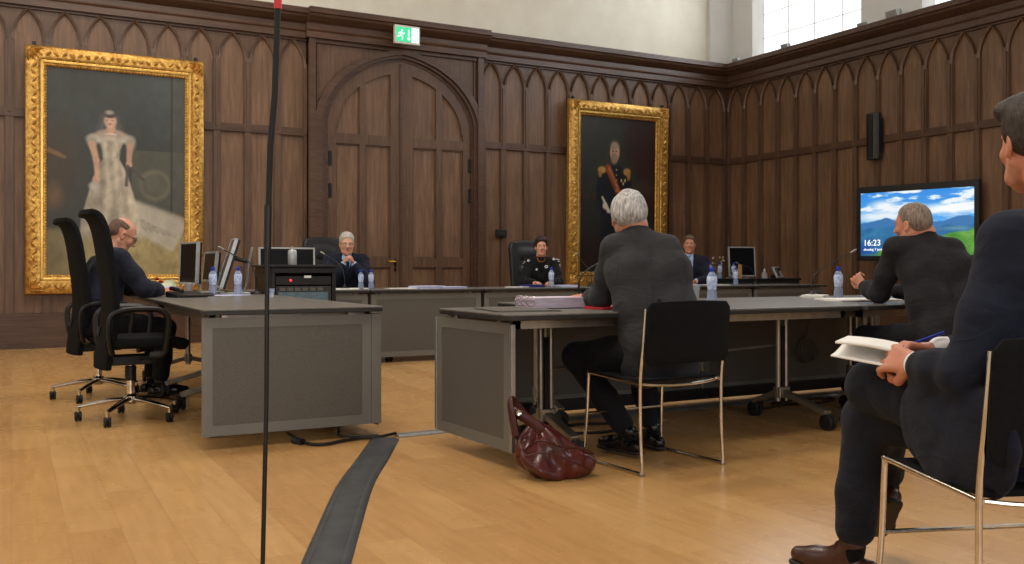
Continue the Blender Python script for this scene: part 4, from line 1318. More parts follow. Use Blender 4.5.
gooseneck('gooseneck microphone before the clasped hands of the grey haired man', 3.02, 9.24, Z, [(0, 0, .02), (0, .0, .10), (-.02, .03, .22), (-.08, .10, .30), (-.16, .16, .36)])
gooseneck('gooseneck microphone among the monitors of the left table, bent left', 1.82, 7.90, Z, [(0, 0, .02), (-.01, 0, .14), (-.06, 0, .26), (-.16, .0, .31), (-.27, 0, .37)])
gooseneck('thin bent microphone on the far shelf before the monitor', 8.85, 9.5, Z, [(0, 0, .02), (-.02, 0, .12), (-.10, 0, .22), (-.30, 0, .28)], .05)

# folders and papers
t = thing('ring_binder', 'thick stack of purple tinted bound papers on the middle table', 'binder', (2.62, 4.42, Z), R(-3))
pg = MB()
for k in range(9):
    dx = (random.random() - .5) * .016
    pg.box(-.155 + dx, .16 + dx, -.115, .115, .004 + .0062 * k, .0092 + .0062 * k)
pg.build('pages', mat('purplish_paper', (214, 200, 216), .8, noise=((176, 160, 182), 120, (.1, .1, 3))), t)
MB().box(-.165, .165, -.12, .12, 0, .004).build('cover', 'plastic', t)
rg = MB()
for y in (-.07, 0, .07):
    rg.tube([(-.155 + .028 * math.cos(a), y, .040 + .028 * math.sin(a)) for a in [PI * 2 * k / 12 for k in range(13)]], .003, 6)
rg.build('binder_rings', 'chrome', t, True)
paper_stack('document_folder', 'bright red folder lying before the binder stack', 'folder', 2.86, 4.16, Z, .26, .20, .012, R(-5), 'red', 2)
paper_stack('document_folder', 'flat dark grey folder at the left corner of the middle table', 'folder', 2.33, 4.28, Z, .34, .42, .006, R(-8), 'insert', 2)
paper_stack('paper_sheets', 'loose sheets between the binder stack and the seated back', 'papers', 3.08, 4.36, Z, .21, .28, .006, R(-20), 'paper_blue', 3)
paper_stack('paper_sheets', 'white papers under the elbow of the man in profile', 'papers', 5.02, 4.40, Z, .46, .36, .014, R(-18), 'paper', 4)
paper_stack('paper_sheets', 'white sheet curled behind the bottle on the right table', 'papers', 5.22, 4.98, Z, .22, .16, .022, R(30), 'paper', 3)
for x, y, w, d, h, m, lb in ((3.02, 9.22, .45, .22, .012, 'paper', 'white papers before the grey haired man'), (3.62, 9.20, .30, .20, .008, 'paper', 'thin white papers right of the two small bottles'),
        (3.92, 9.20, .32, .24, .030, 'paper_blue', 'taller pale stack of papers on the far desk'), (4.18, 9.18, .30, .22, .020, 'paper_blue', 'flatter pale stack right of the taller one on the far desk'),
        (5.26, 9.28, .24, .20, .030, 'blue', 'dark blue folder before the woman in black'), (5.62, 9.15, .24, .22, .024, 'paper_blue', 'pale papers under the hands of the woman in black'),
        (5.02, 9.2, .22, .16, .010, 'paper', 'white note left of the dark blue folder'), (6.35, 9.2, .30, .22, .012, 'paper_blue', 'bluish papers right of the woman microphone'),
        (7.35, 9.2, .45, .26, .016, 'paper_blue', 'papers before the man in the light blue shirt'), (7.86, 9.16, .30, .2, .012, 'paper', 'white papers left of the bottle at the right end')):
    paper_stack('paper_stack', lb, 'papers', x, y, Z, w, d, h, random.random() * .3 - .15, m, 3)
# far shelf items (on the low cabinet)
ZC2 = .821
bottle('leftmost clear bottle on the far shelf', 8.66, 10.2, ZC2, 1.0, 'bottles on the far shelf')
bottle('clear bottle standing right of the leftmost one on the far shelf', 8.88, 10.25, ZC2, 1.0, 'bottles on the far shelf')
bottle('clear bottle on the far shelf, next to the tan carton', 9.02, 10.12, ZC2, 1.0, 'bottles on the far shelf')
t = thing('juice_bottle', 'white bottle with a yellow cap beside the dark monitor', 'bottle', (9.12, 10.0 + .12, ZC2))
MB().lathe([(.04, 0), (.042, .01), (.042, .06), (.03, .075)], (0, 0, 0), 18).build('body', 'white', t, True)
MB().lathe([(.028, .075), (.034, .08), (.034, .12), (.024, .14)], (0, 0, 0), 18).build('yellow_top', 'yellow', t, True)
tag(MB().box(9.065, 9.085, 10.02, 10.08, ZC2, ZC2 + .20).build('carton', mat('tan_card', (186, 146, 98), .7), None, bevel=.002), 'narrow tan carton between bottle and juice bottle', 'carton')
fl = thing('flower_vase', 'small vase with dry pale flowers on the far shelf', 'vase', (8.97, 10.38, ZC2))
MB().lathe([(.03, 0), (.036, .05), (.022, .11), (.028, .13)], (0, 0, 0), 16).build('vase', 'clear_cup', fl, True)
stm = MB(); hd = MB()
for k in range(9):
    a = k * 2.2; e = Vector((math.cos(a) * .10, math.sin(a) * .06, .25 + .05 * math.sin(k)))
    stm.tube([(0, 0, .05), (e.x * .3, e.y * .3, .16), tuple(e)], .002, 5)
    hd.lathe([(.004, -.012), (.014, 0), (.010, .012), (.002, .018)], tuple(e), 8)
stm.build('stems', 'leaf', fl, True); hd.build('blossoms', mat('dry_petals', (176, 164, 150), .7), fl, True)
t = thing('desk_telephone', 'grey and black desk telephone at the right end of the far shelf', 'telephone', (9.92, 10.15, ZC2), R(20))
M = Matrix.Rotation(R(-58), 4, 'X')
MB().box(-.10, .10, -.02, .16, -.01, .022, Matrix.Translation((0, 0, .02)) @ Matrix.Rotation(R(62), 4, 'X')).build('body', 'silver', t, bevel=.006)
MB().tube([(-.075, -.03, .03), (-.075, .02, .15)], .02, 8).build('handset', 'plastic', t, True)
MB().prism([(-.05, 0), (.10, 0), (.09, .05)], 0, -.08, .08).build('wedge_foot', 'plastic', t)
MB().box(.0, .08, .085, .135, .022, .026, Matrix.Translation((0, 0, .02)) @ Matrix.Rotation(R(62), 4, 'X')).build('display', 'screen_off', t)
t = thing('spray_bottle', 'small white dispenser right of the dark monitor', 'dispenser', (9.58, 10.1, ZC2))
MB().lathe([(.04, 0), (.042, .06), (.03, .085), (.012, .095)], (0, 0, 0), 16).build('body', 'clear_cup', t, True)
MB().lathe([(.012, .09), (.016, .10), (.014, .12), (.006, .14)], (0, 0, 0), 12).build('pump', 'white', t, True)

# ---- handbag
def bag_surf(u, v):
    a = 2 * PI * u
    z = v
    fold = .016 * math.sin(6 * a + 7 * v) * (1 - .6 * v) + .022 * math.sin(3 * a + 5.0 * v + 1.0) * (1 - v * .6) + .008 * math.sin(11 * a - 9 * v)
    bulge = (math.sin(PI * min(1, .12 + v * .95)) ** .55) * (1 - .62 * v ** 1.2)
    rx, ry = (.205 + fold) * bulge, (.125 + fold) * bulge
    return (rx * math.cos(a) - .115 * v ** 1.3, ry * math.sin(a) + .05 * v, .004 + .27 * v - .035 * math.cos(a) * 0 + .015 * math.sin(4 * a) * v * (1 - v))
t = thing('handbag', 'slouched maroon leather handbag on the floor against the middle table', 'handbag', (2.235, 3.70, 0), R(-25))
MB().sheet(bag_surf, 72, 40).build('body', 'bag', t, 'all')
MB().tube(catmull([(-.20, -.06, .20), (-.215, -.02, .30), (-.22, .03, .345), (-.20, .07, .33), (-.13, .09, .25), (-.05, .08, .20)], 6), .014, 8, flat=2.0).build('shoulder_strap', 'bag_dark', t, True)
MB().tube(catmull([(-.22, -.02, .31), (-.19, -.03, .30), (-.13, -.045, .265), (-.08, -.07, .225)], 6), .013, 8, flat=1.8).build('top_flap', 'bag_dark', t, True)
MB().tube(catmull([(-.16, -.10, .12), (-.06, -.145, .14), (.05, -.14, .10), (.14, -.09, .05)], 8), .005, 6).build('zip_seam', 'bag_dark', t, True)
MB().tube(catmull([(-.19, -.02, .10), (-.10, -.115, .19), (.0, -.13, .165), (.10, -.10, .15), (.16, -.02, .11)], 8), .006, 6).build('side_seam', 'bag_dark', t, True)
MB().lathe([(.0, 0), (.012, 0), (.012, .006), (0, .008)], (0, 0, 0), 12, Matrix.Translation((-.185, -.045, .305)) @ Matrix.Rotation(R(70), 4, 'X')).build('buckle', 'chrome', t, True)
# ================================================================== PEOPLE
class Sdf:
    """smoothly blended round cones and ellipsoids, turned into one closed surface."""
    def __init__(s): s.p = []
    def cone(s, a, b, ra, rb, k=.03, sub=False, flat=None):
        s.p.append(('c', Vector(a), Vector(b), ra, rb, k, sub)); return s
    def chain(s, pts, rs, k=.03):
        for i in range(len(pts) - 1): s.cone(pts[i], pts[i + 1], rs[i], rs[i + 1], k)
        return s
    def ell(s, c, r, Rm=None, k=.03, sub=False):
        s.p.append(('e', Vector(c), tuple(r), Rm if Rm is not None else Matrix.Identity(3), None, k, sub)); return s
    def cut(s, c, n, k=.004):
        """remove everything on the +n side of the plane through c."""
        s.p.append(('h', Vector(c), Vector(n).normalized(), None, None, k, True)); return s
    def mesh(s, res, wob=0, wseed=0):
        lo = np.array([1e9] * 3); hi = -lo
        for q in s.p:
            if q[-1]: continue
            if q[0] == 'c':
                for P, r in ((q[1], q[3]), (q[2], q[4])):
                    lo = np.minimum(lo, np.array(P) - r); hi = np.maximum(hi, np.array(P) + r)
            elif q[0] == 'e':
                r = max(q[2]); lo = np.minimum(lo, np.array(q[1]) - r); hi = np.maximum(hi, np.array(q[1]) + r)
        lo -= 4 * res + .02; hi += 4 * res + .02
        n = np.ceil((hi - lo) / res).astype(int) + 1
        ax = [(lo[i] + np.arange(n[i]) * res).astype(np.float32) for i in range(3)]
        D = np.full(tuple(n), .08, np.float32)
        for q in s.p:
            kind, k, sub = q[0], q[-2], q[-1]
            if kind == 'c':
                a, b, ra, rb = np.array(q[1]), np.array(q[2]), q[3], q[4]
                blo, bhi = np.minimum(a - ra, b - rb), np.maximum(a + ra, b + rb)
            elif kind == 'e':
                r = max(q[2]); blo, bhi = np.array(q[1]) - r, np.array(q[1]) + r
            else:
                blo, bhi = lo, hi
            pad = k + 4 * res + .012
            i0 = np.clip(((blo - pad - lo) / res).astype(int), 0, n); i1 = np.clip(((bhi + pad - lo) / res).astype(int) + 2, 0, n)
            X = ax[0][i0[0]:i1[0], None, None]; Y = ax[1][None, i0[1]:i1[1], None]; Zz = ax[2][None, None, i0[2]:i1[2]]
            if kind == 'c':
                d = b - a; L2 = float(d @ d) + 1e-12
                t = np.clip(((X - a[0]) * d[0] + (Y - a[1]) * d[1] + (Zz - a[2]) * d[2]) / L2, 0, 1)
                f = np.sqrt((X - a[0] - t * d[0]) ** 2 + (Y - a[1] - t * d[1]) ** 2 + (Zz - a[2] - t * d[2]) ** 2) - (ra + (rb - ra) * t)
            elif kind == 'e':
                c = np.array(q[1]); M = np.array(q[3].transposed())
                dx, dy, dz = X - c[0], Y - c[1], Zz - c[2]
                u = [(M[i][0] * dx + M[i][1] * dy + M[i][2] * dz) for i in range(3)]
                rr = q[2]
                k0 = np.sqrt(sum((u[i] / rr[i]) ** 2 for i in range(3)))
                k1 = np.sqrt(sum((u[i] / rr[i] ** 2) ** 2 for i in range(3))) + 1e-9
                f = k0 * (k0 - 1) / k1
            else:
                c, nn = q[1], q[2]
                f = -((X - c[0]) * nn[0] + (Y - c[1]) * nn[1] + (Zz - c[2]) * nn[2])
            B = D[i0[0]:i1[0], i0[1]:i1[1], i0[2]:i1[2]]
            if sub:
                g = -f
                h = np.clip(.5 + .5 * (g - B) / k, 0, 1)
                B[...] = B * (1 - h) + g * h + k * h * (1 - h)
            else:
                h = np.clip(.5 + .5 * (B - f) / k, 0, 1)
                B[...] = B * (1 - h) + f * h - k * h * (1 - h)
        if wob:
            X, Y, Zz = ax[0][:, None, None], ax[1][None, :, None], ax[2][None, None, :]
            w = np.clip(np.sin(Zz * 46 + 30 * X * np.sin(wseed) + 6 * np.sin(X * 11 + wseed) + 5 * np.sin(Y * 12 + wseed * 2)), -.2, 1) * .6 + np.clip(np.sin(Zz * 26 - X * 42 + 5 * np.sin(Y * 17 + wseed)), -.3, 1) * .4
            D += (wob * w).astype(np.float32)
        # surface nets
        S = D < 0
        c = [S[i:n[0] - 1 + i, j:n[1] - 1 + j, k:n[2] - 1 + k] for i in (0, 1) for j in (0, 1) for k in (0, 1)]
        tot = sum(q.astype(np.int8) for q in c)
        act = (tot > 0) & (tot < 8)
        I = np.argwhere(act)
        if not len(I): raise ValueError('empty surface')
        idx = np.full(act.shape, -1, np.int32); idx[act] = np.arange(len(I))
        acc = np.zeros((len(I), 3)); cnt = np.zeros(len(I))
        off = [(i, j, k) for i in (0, 1) for j in (0, 1) for k in (0, 1)]
        for a in off:
            for axx in range(3):
                if a[axx]: continue
                b = list(a); b[axx] = 1
                va = D[I[:, 0] + a[0], I[:, 1] + a[1], I[:, 2] + a[2]]; vb = D[I[:, 0] + b[0], I[:, 1] + b[1], I[:, 2] + b[2]]
                m = (va < 0) != (vb < 0)
                t = va[m] / (va[m] - vb[m])
                p = np.tile(np.array(a, float), (m.sum(), 1)); p[:, axx] += t
                acc[m] += p; cnt[m] += 1
        V = lo + (I + acc / cnt[:, None]) * res
        F = []
        for axx in range(3):
            u, v = (axx + 1) % 3, (axx + 2) % 3
            sl0 = [slice(1, n[q] - 1) for q in range(3)]; sl0[axx] = slice(0, n[axx] - 1)
            sl1 = list(sl0); sl1[axx] = slice(1, n[axx])
            s0, s1 = S[tuple(sl0)], S[tuple(sl1)]
            E = np.argwhere(s0 != s1)
            if not len(E): continue
            flip = s0[tuple(E.T)]
            base = E.copy()
            for q in range(3):
                if q != axx: base[:, q] += 1
            def g(du, dv):
                w = base.copy(); w[:, u] += du; w[:, v] += dv
                return idx[w[:, 0], w[:, 1], w[:, 2]]
            Q = np.stack([g(-1, -1), g(0, -1), g(0, 0), g(-1, 0)], -1)
            Q[~flip] = Q[~flip][:, ::-1]
            F.append(Q)
        F = np.concatenate(F); F = F[(F >= 0).all(1)]
        # drop stray pieces, relax once
        e = np.concatenate([F[:, [0, 1]], F[:, [1, 2]], F[:, [2, 3]], F[:, [3, 0]]])
        sm = np.zeros_like(V); ct = np.zeros(len(V))
        np.add.at(sm, e[:, 0], V[e[:, 1]]); np.add.at(ct, e[:, 0], 1)
        np.add.at(sm, e[:, 1], V[e[:, 0]]); np.add.at(ct, e[:, 1], 1)
        V = V * .5 + .5 * sm / np.maximum(ct, 1)[:, None]
        return V, F
    def build(s, name, m, parent, res=.006, wob=0, seed=0):
        V, F = s.mesh(res, wob, seed)
        me = bpy.data.meshes.new(name)
        me.vertices.add(len(V)); me.vertices.foreach_set('co', V.astype(np.float32).ravel())
        me.loops.add(len(F) * 4); me.loops.foreach_set('vertex_index', F.astype(np.int32).ravel())
        me.polygons.add(len(F)); me.polygons.foreach_set('loop_start', np.arange(0, len(F) * 4, 4, dtype=np.int32))
        me.polygons.foreach_set('use_smooth', np.ones(len(F), bool))
        me.update(calc_edges=True); me.validate()
        me.materials.append(m)
        o = bpy.data.objects.new(name, me); COL.objects.link(o); o.parent = parent
        return o

def cloth(name, rgb, rgb2=None, sc=400):
    m = mat(name, rgb, .88, noise=(rgb2 or tuple(int(v * .82) for v in rgb), 7, (1, 1, 1)), bump=.12, bscale=sc, spec=.2, sheen=.04)
    nt = m.node_tree; b = nt.nodes['Principled BSDF']
    old = b.inputs['Normal'].links[0].from_node
    n = nt.nodes.new('ShaderNodeTexNoise'); n.inputs['Scale'].default_value = 7; n.inputs['Detail'].default_value = 2; n.inputs['Distortion'].default_value = 1.6
    mp = nt.nodes.new('ShaderNodeMapping'); mp.inputs['Scale'].default_value = (.8, .8, 1.8); mp.inputs['Rotation'].default_value = (.5, .6, 0)
    tc = nt.nodes.new('ShaderNodeTexCoord'); nt.links.new(tc.outputs['Object'], mp.inputs[0]); nt.links.new(mp.outputs[0], n.inputs['Vector'])
    bp = nt.nodes.new('ShaderNodeBump'); bp.inputs['Strength'].default_value = .30; bp.inputs['Distance'].default_value = .03
    nt.links.new(n.outputs['Fac'], bp.inputs['Height']); nt.links.new(bp.outputs[0], old.inputs['Normal'])
    return m
def skin(name, rgb):
    m = mat(name, rgb, .5, noise=(tuple(int(v * q) for v, q in zip(rgb, (.93, .82, .78))), 12, (1, 1, 1)), bump=.05, bscale=220)
    m.node_tree.nodes['Principled BSDF'].inputs['Subsurface Weight'].default_value = .06
    m.node_tree.nodes['Principled BSDF'].inputs['Subsurface Radius'].default_value = (.02, .008, .004)
    return m
def hair_mat(name, rgb, rgb2):
    return mat(name, rgb, .55, noise=(rgb2, 30, (3, 3, .5)), bump=.8, bscale=75)

def head_sdf(S, H, sc=1.0, jaw=1.0):
    """H: 4x4, head centre at ear height, local +y face, +z up. Height about .24."""
    R3 = H.to_3x3()
    def P(x, y, z): return H @ Vector((x * sc, y * sc, z * sc))
    def E(c, r, k=.02, sub=False, rot=None): S.ell(P(*c), tuple(v * sc for v in r), R3 @ rot if rot else R3, k, sub)
    E((0, -.018, .045), (.074, .094, .078), .02)                # cranium
    E((0, -.040, .015), (.066, .066, .070), .02)                # back of the head
    E((0, .022, -.005), (.064, .070, .075), .025)               # face
    S.chain([P(-.052 * jaw, .0, -.045), P(-.034 * jaw, .045, -.082), P(0, .066, -.094), P(.034 * jaw, .045, -.082), P(.052 * jaw, .0, -.045)], [.020 * sc * jaw, .018 * sc, .020 * sc * jaw, .018 * sc, .020 * sc * jaw], .022 * sc)
    E((0, .040, -.055), (.046, .044, .042), .02)                # mouth region
    for s in (-1, 1):
        E((s * .041, .056, -.018), (.022, .020, .022), .014)    # cheek bones
        E((s * .031, .083, .020), (.019, .014, .012), .010, True)   # eye sockets
        E((s * .031, .069, .018), (.0145, .0135, .0125), .004)     # eyeball and lid
        S.cone(P(s * .012, .084, .036), P(s * .046, .070, .036), .007 * sc, .006 * sc, .010 * sc)  # brow ridge
        # ear
        rot = Matrix.Rotation(s * R(18), 3, 'Z')
        E((s * .077, -.010, -.002), (.008, .019, .031), .006, False, rot)
        E((s * .084, -.004, .002), (.006, .010, .017), .004, True, rot)
        E((s * .077, -.004, -.026), (.007, .009, .010), .006)
    S.cone(P(0, .082, .028), P(0, .104, -.014), .0075 * sc, .0115 * sc, .010 * sc)   # nose
    for s in (-1, 1): E((s * .0105, .094, -.018), (.008, .010, .007), .005)
    S.cone(P(-.018, .079, -.048), P(.018, .079, -.048), .0055 * sc, .0055 * sc, .006 * sc)   # upper lip
    S.cone(P(-.014, .078, -.058), P(.014, .078, -.058), .006 * sc, .006 * sc, .006 * sc)
    E((0, .088, -.0525), (.022, .008, .0014), .003, True)
    return P, R3

def hand_sdf(S, W, d, pn, curl=.5, side=1, sc=1.0, spread=.10, thumb=.6, curls=None):
    """W wrist, d pointing direction, pn palm normal (out of the palm); side +1: thumb on the (d x pn) side."""
    W = Vector(W); d = Vector(d).normalized(); pn = Vector(pn); pn = (pn - d * pn.dot(d)).normalized()
    x = d.cross(pn).normalized() * side
    def Q(a, b, c): return W + (x * a + d * b + pn * c) * sc
    for a in (-.027, -.009, .009, .027):
        S.cone(Q(a * .6, .015, 0), Q(a, .078, 0), .0125 * sc, .0105 * sc, .012 * sc)
    L = [.060, .074, .081, .072]; base = [-.029, -.010, .010, .029]
    curls = curls or [curl * 1.15, curl * 1.05, curl, curl * .9]
    for i in range(4):
        l = L[i]; a = base[i]; cu = curls[i]
        ang = 0; p = Vector((a, .080, 0)); sp = (i - 1.5) * spread
        pts = [Q(*p)]
        for j, f in enumerate((.45, .31, .24)):
            ang += cu * (1.0, 1.1, .7)[j] * 1.0
            p = p + Vector((math.sin(sp) * l * f, math.cos(ang) * l * f, math.sin(ang) * l * f))
            pts.append(Q(*p))
        r = .0088 if i else .0078
        S.chain(pts, [r * sc * 1.08, r * sc, r * sc * .93, r * sc * .80], .004)
    t0, t1 = Vector((.024, .020, .004)), Vector((.046, .046, .012 + .012 * thumb))
    t2 = t1 + Vector((.010 - .016 * thumb, .030, .012 * thumb)); t3 = t2 + Vector((-.004 - .014 * thumb, .023, .010 * thumb))
    S.chain([Q(*t0), Q(*t1), Q(*t2), Q(*t3)], [.014 * sc, .0115 * sc, .0095 * sc, .0080 * sc], .008)

def hmat(c, yaw=0, pitch=0, roll=0):
    """yaw>0 turns left, pitch>0 looks down."""
    return Matrix.Translation(Vector(c)) @ Matrix.Rotation(R(yaw), 4, 'Z') @ Matrix.Rotation(R(-pitch), 4, 'X') @ Matrix.Rotation(R(roll), 4, 'Y')

def shoe(S, ankle, d, up=(0, 0, 1), L=.20, k=.02):
    a = Vector(ankle); d = Vector(d).normalized(); u = Vector(up); u = (u - d * u.dot(d)).normalized(); x = d.cross(u)
    s0 = a - u * .062
    S.chain([s0 - d * .055, s0 + d * .03, s0 + d * .12, s0 + d * (L - .02)], [.034, .035, .038, .028], k)
    S.chain([a + u * .01, s0 + d * .03 + u * .03, s0 + d * .10 + u * .012], [.040, .036, .024], k)
    S.cut(s0 - u * .028, -u, .003)
def sole(S, ankle, d, up=(0, 0, 1), L=.20):
    a = Vector(ankle); d = Vector(d).normalized(); u = Vector(up); u = (u - d * u.dot(d)).normalized()
    s0 = a - u * .086
    S.chain([s0 - d * .058, s0 + d * .03, s0 + d * .12, s0 + d * (L - .015)], [.036, .034, .042, .030], .01)
    S.cut(s0 + u * .006, u, .002); S.cut(s0 - u * .010, -u, .002)

from mathutils.bvhtree import BVHTree
def seams(t, jo, lines, m):
    """thin stitched seams laid on the surface of a garment; each line: list of points, projection direction."""
    tree = BVHTree.FromPolygons([v.co for v in jo.data.vertices], [tuple(p.vertices) for p in jo.data.polygons])
    mb = MB()
    for pts, d in lines:
        out = []
        dd = Vector(d).normalized()
        for p in catmull(pts, 8):
            h, n, i, _ = tree.ray_cast(p - dd * .6, dd)
            if h is not None: out.append(h + n * .0006)
        if len(out) > 2:
            run = [out[0]]
            for q in out[1:]:
                if (q - run[-1]).length < .07: run.append(q)
            if len(run) > 2: mb.tube(run, .0010, 5)
    if mb.v: mb.build('seams', m, jo, True)

def seam_set(c, q, us, z0=1.09, z1=.50):
    c, q = Vector((c[0], c[1], 0)), Vector(q); d = Vector((-q.y, q.x, 0))
    pt = lambda u, z: c + q * u + Vector((0, 0, z))
    L = [([pt(us[2], z0), pt(us[2], .9), pt(us[2], .7), pt(us[2], z1)], d)]
    for s in (0, 1):
        u = us[s]; L.append(([pt(u * .93, z0 - .0), pt(u * .97, z0 - .07), pt(u * .99, z0 - .14), pt(u * 1.05, z0 - .20)], d))
    return L
def person(label, loc, rz, J, C, opt):
    """J: joints in local coordinates, facing +y, L is -x. C: materials."""
    t = thing('person', label, 'person', loc, rz)
    res = opt.get('res', .007)
    g = lambda k: Vector(J[k])
    pel, wai, che, nk = g('pelvis'), g('waist'), g('chest'), g('neck')
    H = J['head']
    B = Sdf()
    P, R3 = head_sdf(B, H, opt.get('hs', 1.0), opt.get('jaw', 1.0))
    B.cone(nk, P(0, -.018, -.035), .054, .052, .02)
    B.cone(nk - Vector((0, 0, .06)), nk, .062, .056, .03)
    q = Vector(J.get('side', (1, 0, 0)))
    for s in (-1, 1):
        B.cone(pel + q * s * .07, che + q * s * .07, .085, .09, .06)
        B.cone(nk - Vector((0, 0, .07)), g('shR' if s > 0 else 'shL'), .045, .045, .04)
    for s in 'LR':
        B.chain([g('sh' + s), g('el' + s), g('wr' + s)], [.043, .036, .026], .02)
        B.chain([g('hip' + s), g('kn' + s), g('an' + s)], [.070, .048, .030], .03)
        td = Vector(J['toe' + s]).normalized(); tu = Vector(J.get('up' + s, (0, 0, 1))); tu = (tu - td * tu.dot(td)).normalized()
        B.chain([g('an' + s), g('an' + s) + td * .09 - tu * .062], [.030, .016], .01)
        if 'hand' + s in J: hand_sdf(B, g('wr' + s), *J['hand' + s][:2], **J['hand' + s][2])
    B.build('body', C['skin'], t, res * opt.get('bres', .72))
    # trousers
    T = Sdf()
    T.cone(pel + q * -.075, pel + q * .075, .118, .118, .03)
    T.cone(pel, wai, .12, .11, .05)
    for s in 'LR':
        hp, kn, an = g('hip' + s), g('kn' + s), g('an' + s)
        T.chain([pel * .5 + hp * .5, hp], [.10, .10], .03)
        hem = kn + (an - kn) * opt.get('hem', .86)
        T.chain([hp, hp * .5 + kn * .5, kn, kn * .45 + an * .55, hem], [.098, .088, .074, .066, .061], .03)
        T.cut(hem, (an - kn), .004) if opt.get('cuthem') == s else None
    T.build('trousers', C['trousers'], t, res, .0022, 3)
    # socks and shoes
    if not opt.get('noshoes'):
        for s in 'LR':
            an, kn = g('an' + s), g('kn' + s)
            K = Sdf(); K.cone(kn + (an - kn) * .78, an + (kn - an).normalized() * .0, .040, .037, .01); K.cone(an, an - Vector((0, 0, .03)), .037, .034, .01)
            K.build('sock', C['sock'], t, res)
            X = Sdf(); shoe(X, an, J['toe' + s], J.get('up' + s, (0, 0, 1)), opt.get('shoeL', .20)); o = X.build('shoe', C['shoe'], t, res * .8)
            Y = Sdf(); sole(Y, an, J['toe' + s], J.get('up' + s, (0, 0, 1)), opt.get('shoeL', .20)); Y.build('sole', C['sole'], o, .005)
            if opt.get('laces'):
                d = Vector(J['toe' + s]).normalized(); u = Vector(J.get('up' + s, (0, 0, 1))); u = (u - d * u.dot(d)).normalized(); x = d.cross(u)
                lm = MB()
                for k in range(3):
                    c0 = an + d * (.045 + .02 * k) - u * (.020 + .010 * k)
                    lm.tube([c0 - x * .018, c0 + u * .008, c0 + x * .018], .0022, 6)
                for sx in (-1, 1):
                    c0 = an + d * .042 - u * .008
                    lm.tube(catmull([c0, c0 + x * sx * .018 + u * .022, c0 + x * sx * .034 + u * .010, c0 + x * sx * .02 - u * .002, c0], 4), .0018, 6)
                lm.build('shoelace', C['shoe'], o, True)
    # shirt
    if 'shirt' in C:
        Sh = Sdf()
        for s in (-1, 1): Sh.cone(wai + q * s * .06, che + q * s * .065, .102, .104, .06)
        Sh.cone(nk - Vector((0, -.0, .07)), nk - Vector((0, 0, .03)), .085, .068, .04)
        Sh.cone(nk - Vector((0, 0, .03)), nk + (P(0, -.018, -.035) - nk) * .22, .062, .0575, .012)
        for s in 'LR':
            el, wr = g('el' + s), g('wr' + s)
            Sh.cone(el + (wr - el) * .6, el + (wr - el) * .965, .040, .037, .01)
        Sh.build('shirt', C['shirt'], t, res)
    if 'tie' in C:
        n_ = J['front']; tm = Sdf()
        a = nk + Vector(n_) * .066 + Vector((0, 0, -.035)); b = che * .55 + wai * .45 + Vector(n_) * .128
        tm.cone(a, a - Vector((0, 0, .02)), .017, .014, .01)
        tm.ell((a + b) * .5, (.026, .010, (a - b).length * .55), (a - b).normalized().to_track_quat('Z', 'Y').to_matrix() if abs((a - b).normalized().z) < .999 else None, .01)
        tm.build('tie', C['tie'], t, .004)
    # jacket
    A = Sdf()
    jr = opt.get('jr', 1.0)
    hemz = opt.get('hemdrop', .05)
    zz = Vector((0, 0, 1))
    for s in (-1, 1):
        shs = g('shL') if s < 0 else g('shR')
        A.cone(pel + q * s * .085 + Vector((0, -.01, -hemz)), wai + q * s * .090, .122 * jr, .120 * jr, .05)
        A.cone(wai + q * s * .090, che + q * s * .100, .120 * jr, .118 * jr, .05)
        A.cone(che + q * s * .100, shs * .62 + nk * .38 - zz * .075, .118 * jr, .088 * jr, .06)
    A.cone(che - zz * .05, nk - zz * .13, .125, .105, .06)
    for s in 'LR':
        sh, el, wr = g('sh' + s), g('el' + s), g('wr' + s)
        A.cone(nk - zz * .055, sh + zz * .008, .056, .060, .045)
        sl = opt.get('sl', 1.0)
        A.chain([sh, sh * .45 + el * .55, el, el * .5 + wr * .5, el + (wr - el) * .87], [.073 * sl, .068 * sl, .064 * sl, .058 * sl, .051 * sl], .035)
    # collar
    A.cone(nk - zz * .055, nk - zz * .012 + (P(0, -.018, -.035) - nk) * .05, .078, .066, .02)
    for (c0, c1, r0, r1) in opt.get('extra', []): A.cone(c0, c1, r0, r1, .03)
    for ee in opt.get('extra_e', []): A.ell(ee[0], ee[1], Matrix.Rotation(R(ee[2]), 3, 'Z') if len(ee) > 2 else None, ee[3] if len(ee) > 3 else .04)
    if 'front' in J:
        n_ = Vector(J['front']); w1 = che * .25 + wai * .75
        A.cone(nk + n_ * .105 + Vector((0, 0, .03)), w1 + n_ * .165, .088, .030, .008, True)
        A.cone(nk + Vector((0, 0, -.005)), P(0, -.018, -.02), .0605, .0605, .006, True)
        for s in (-1, 1):
            A.cone(nk + q * s * .072 + n_ * .055 - zz * .02, w1 + n_ * .132 + q * s * .018, .010, .013, .008)
    else:
        A.cone(nk + Vector((0, .03, .0)), P(0, -.018, -.02), .062, .06, .006, True)
    A.build('jacket', C['jacket'], t, res * .92, opt.get('wob', .0032), opt.get('seed', 1))
    jo = [o for o in t.children if o.name.startswith('jacket')][0]
    if opt.get('seams'): seams(t, jo, opt['seams'], MT['seam'])
    # face details
    E = Sdf()
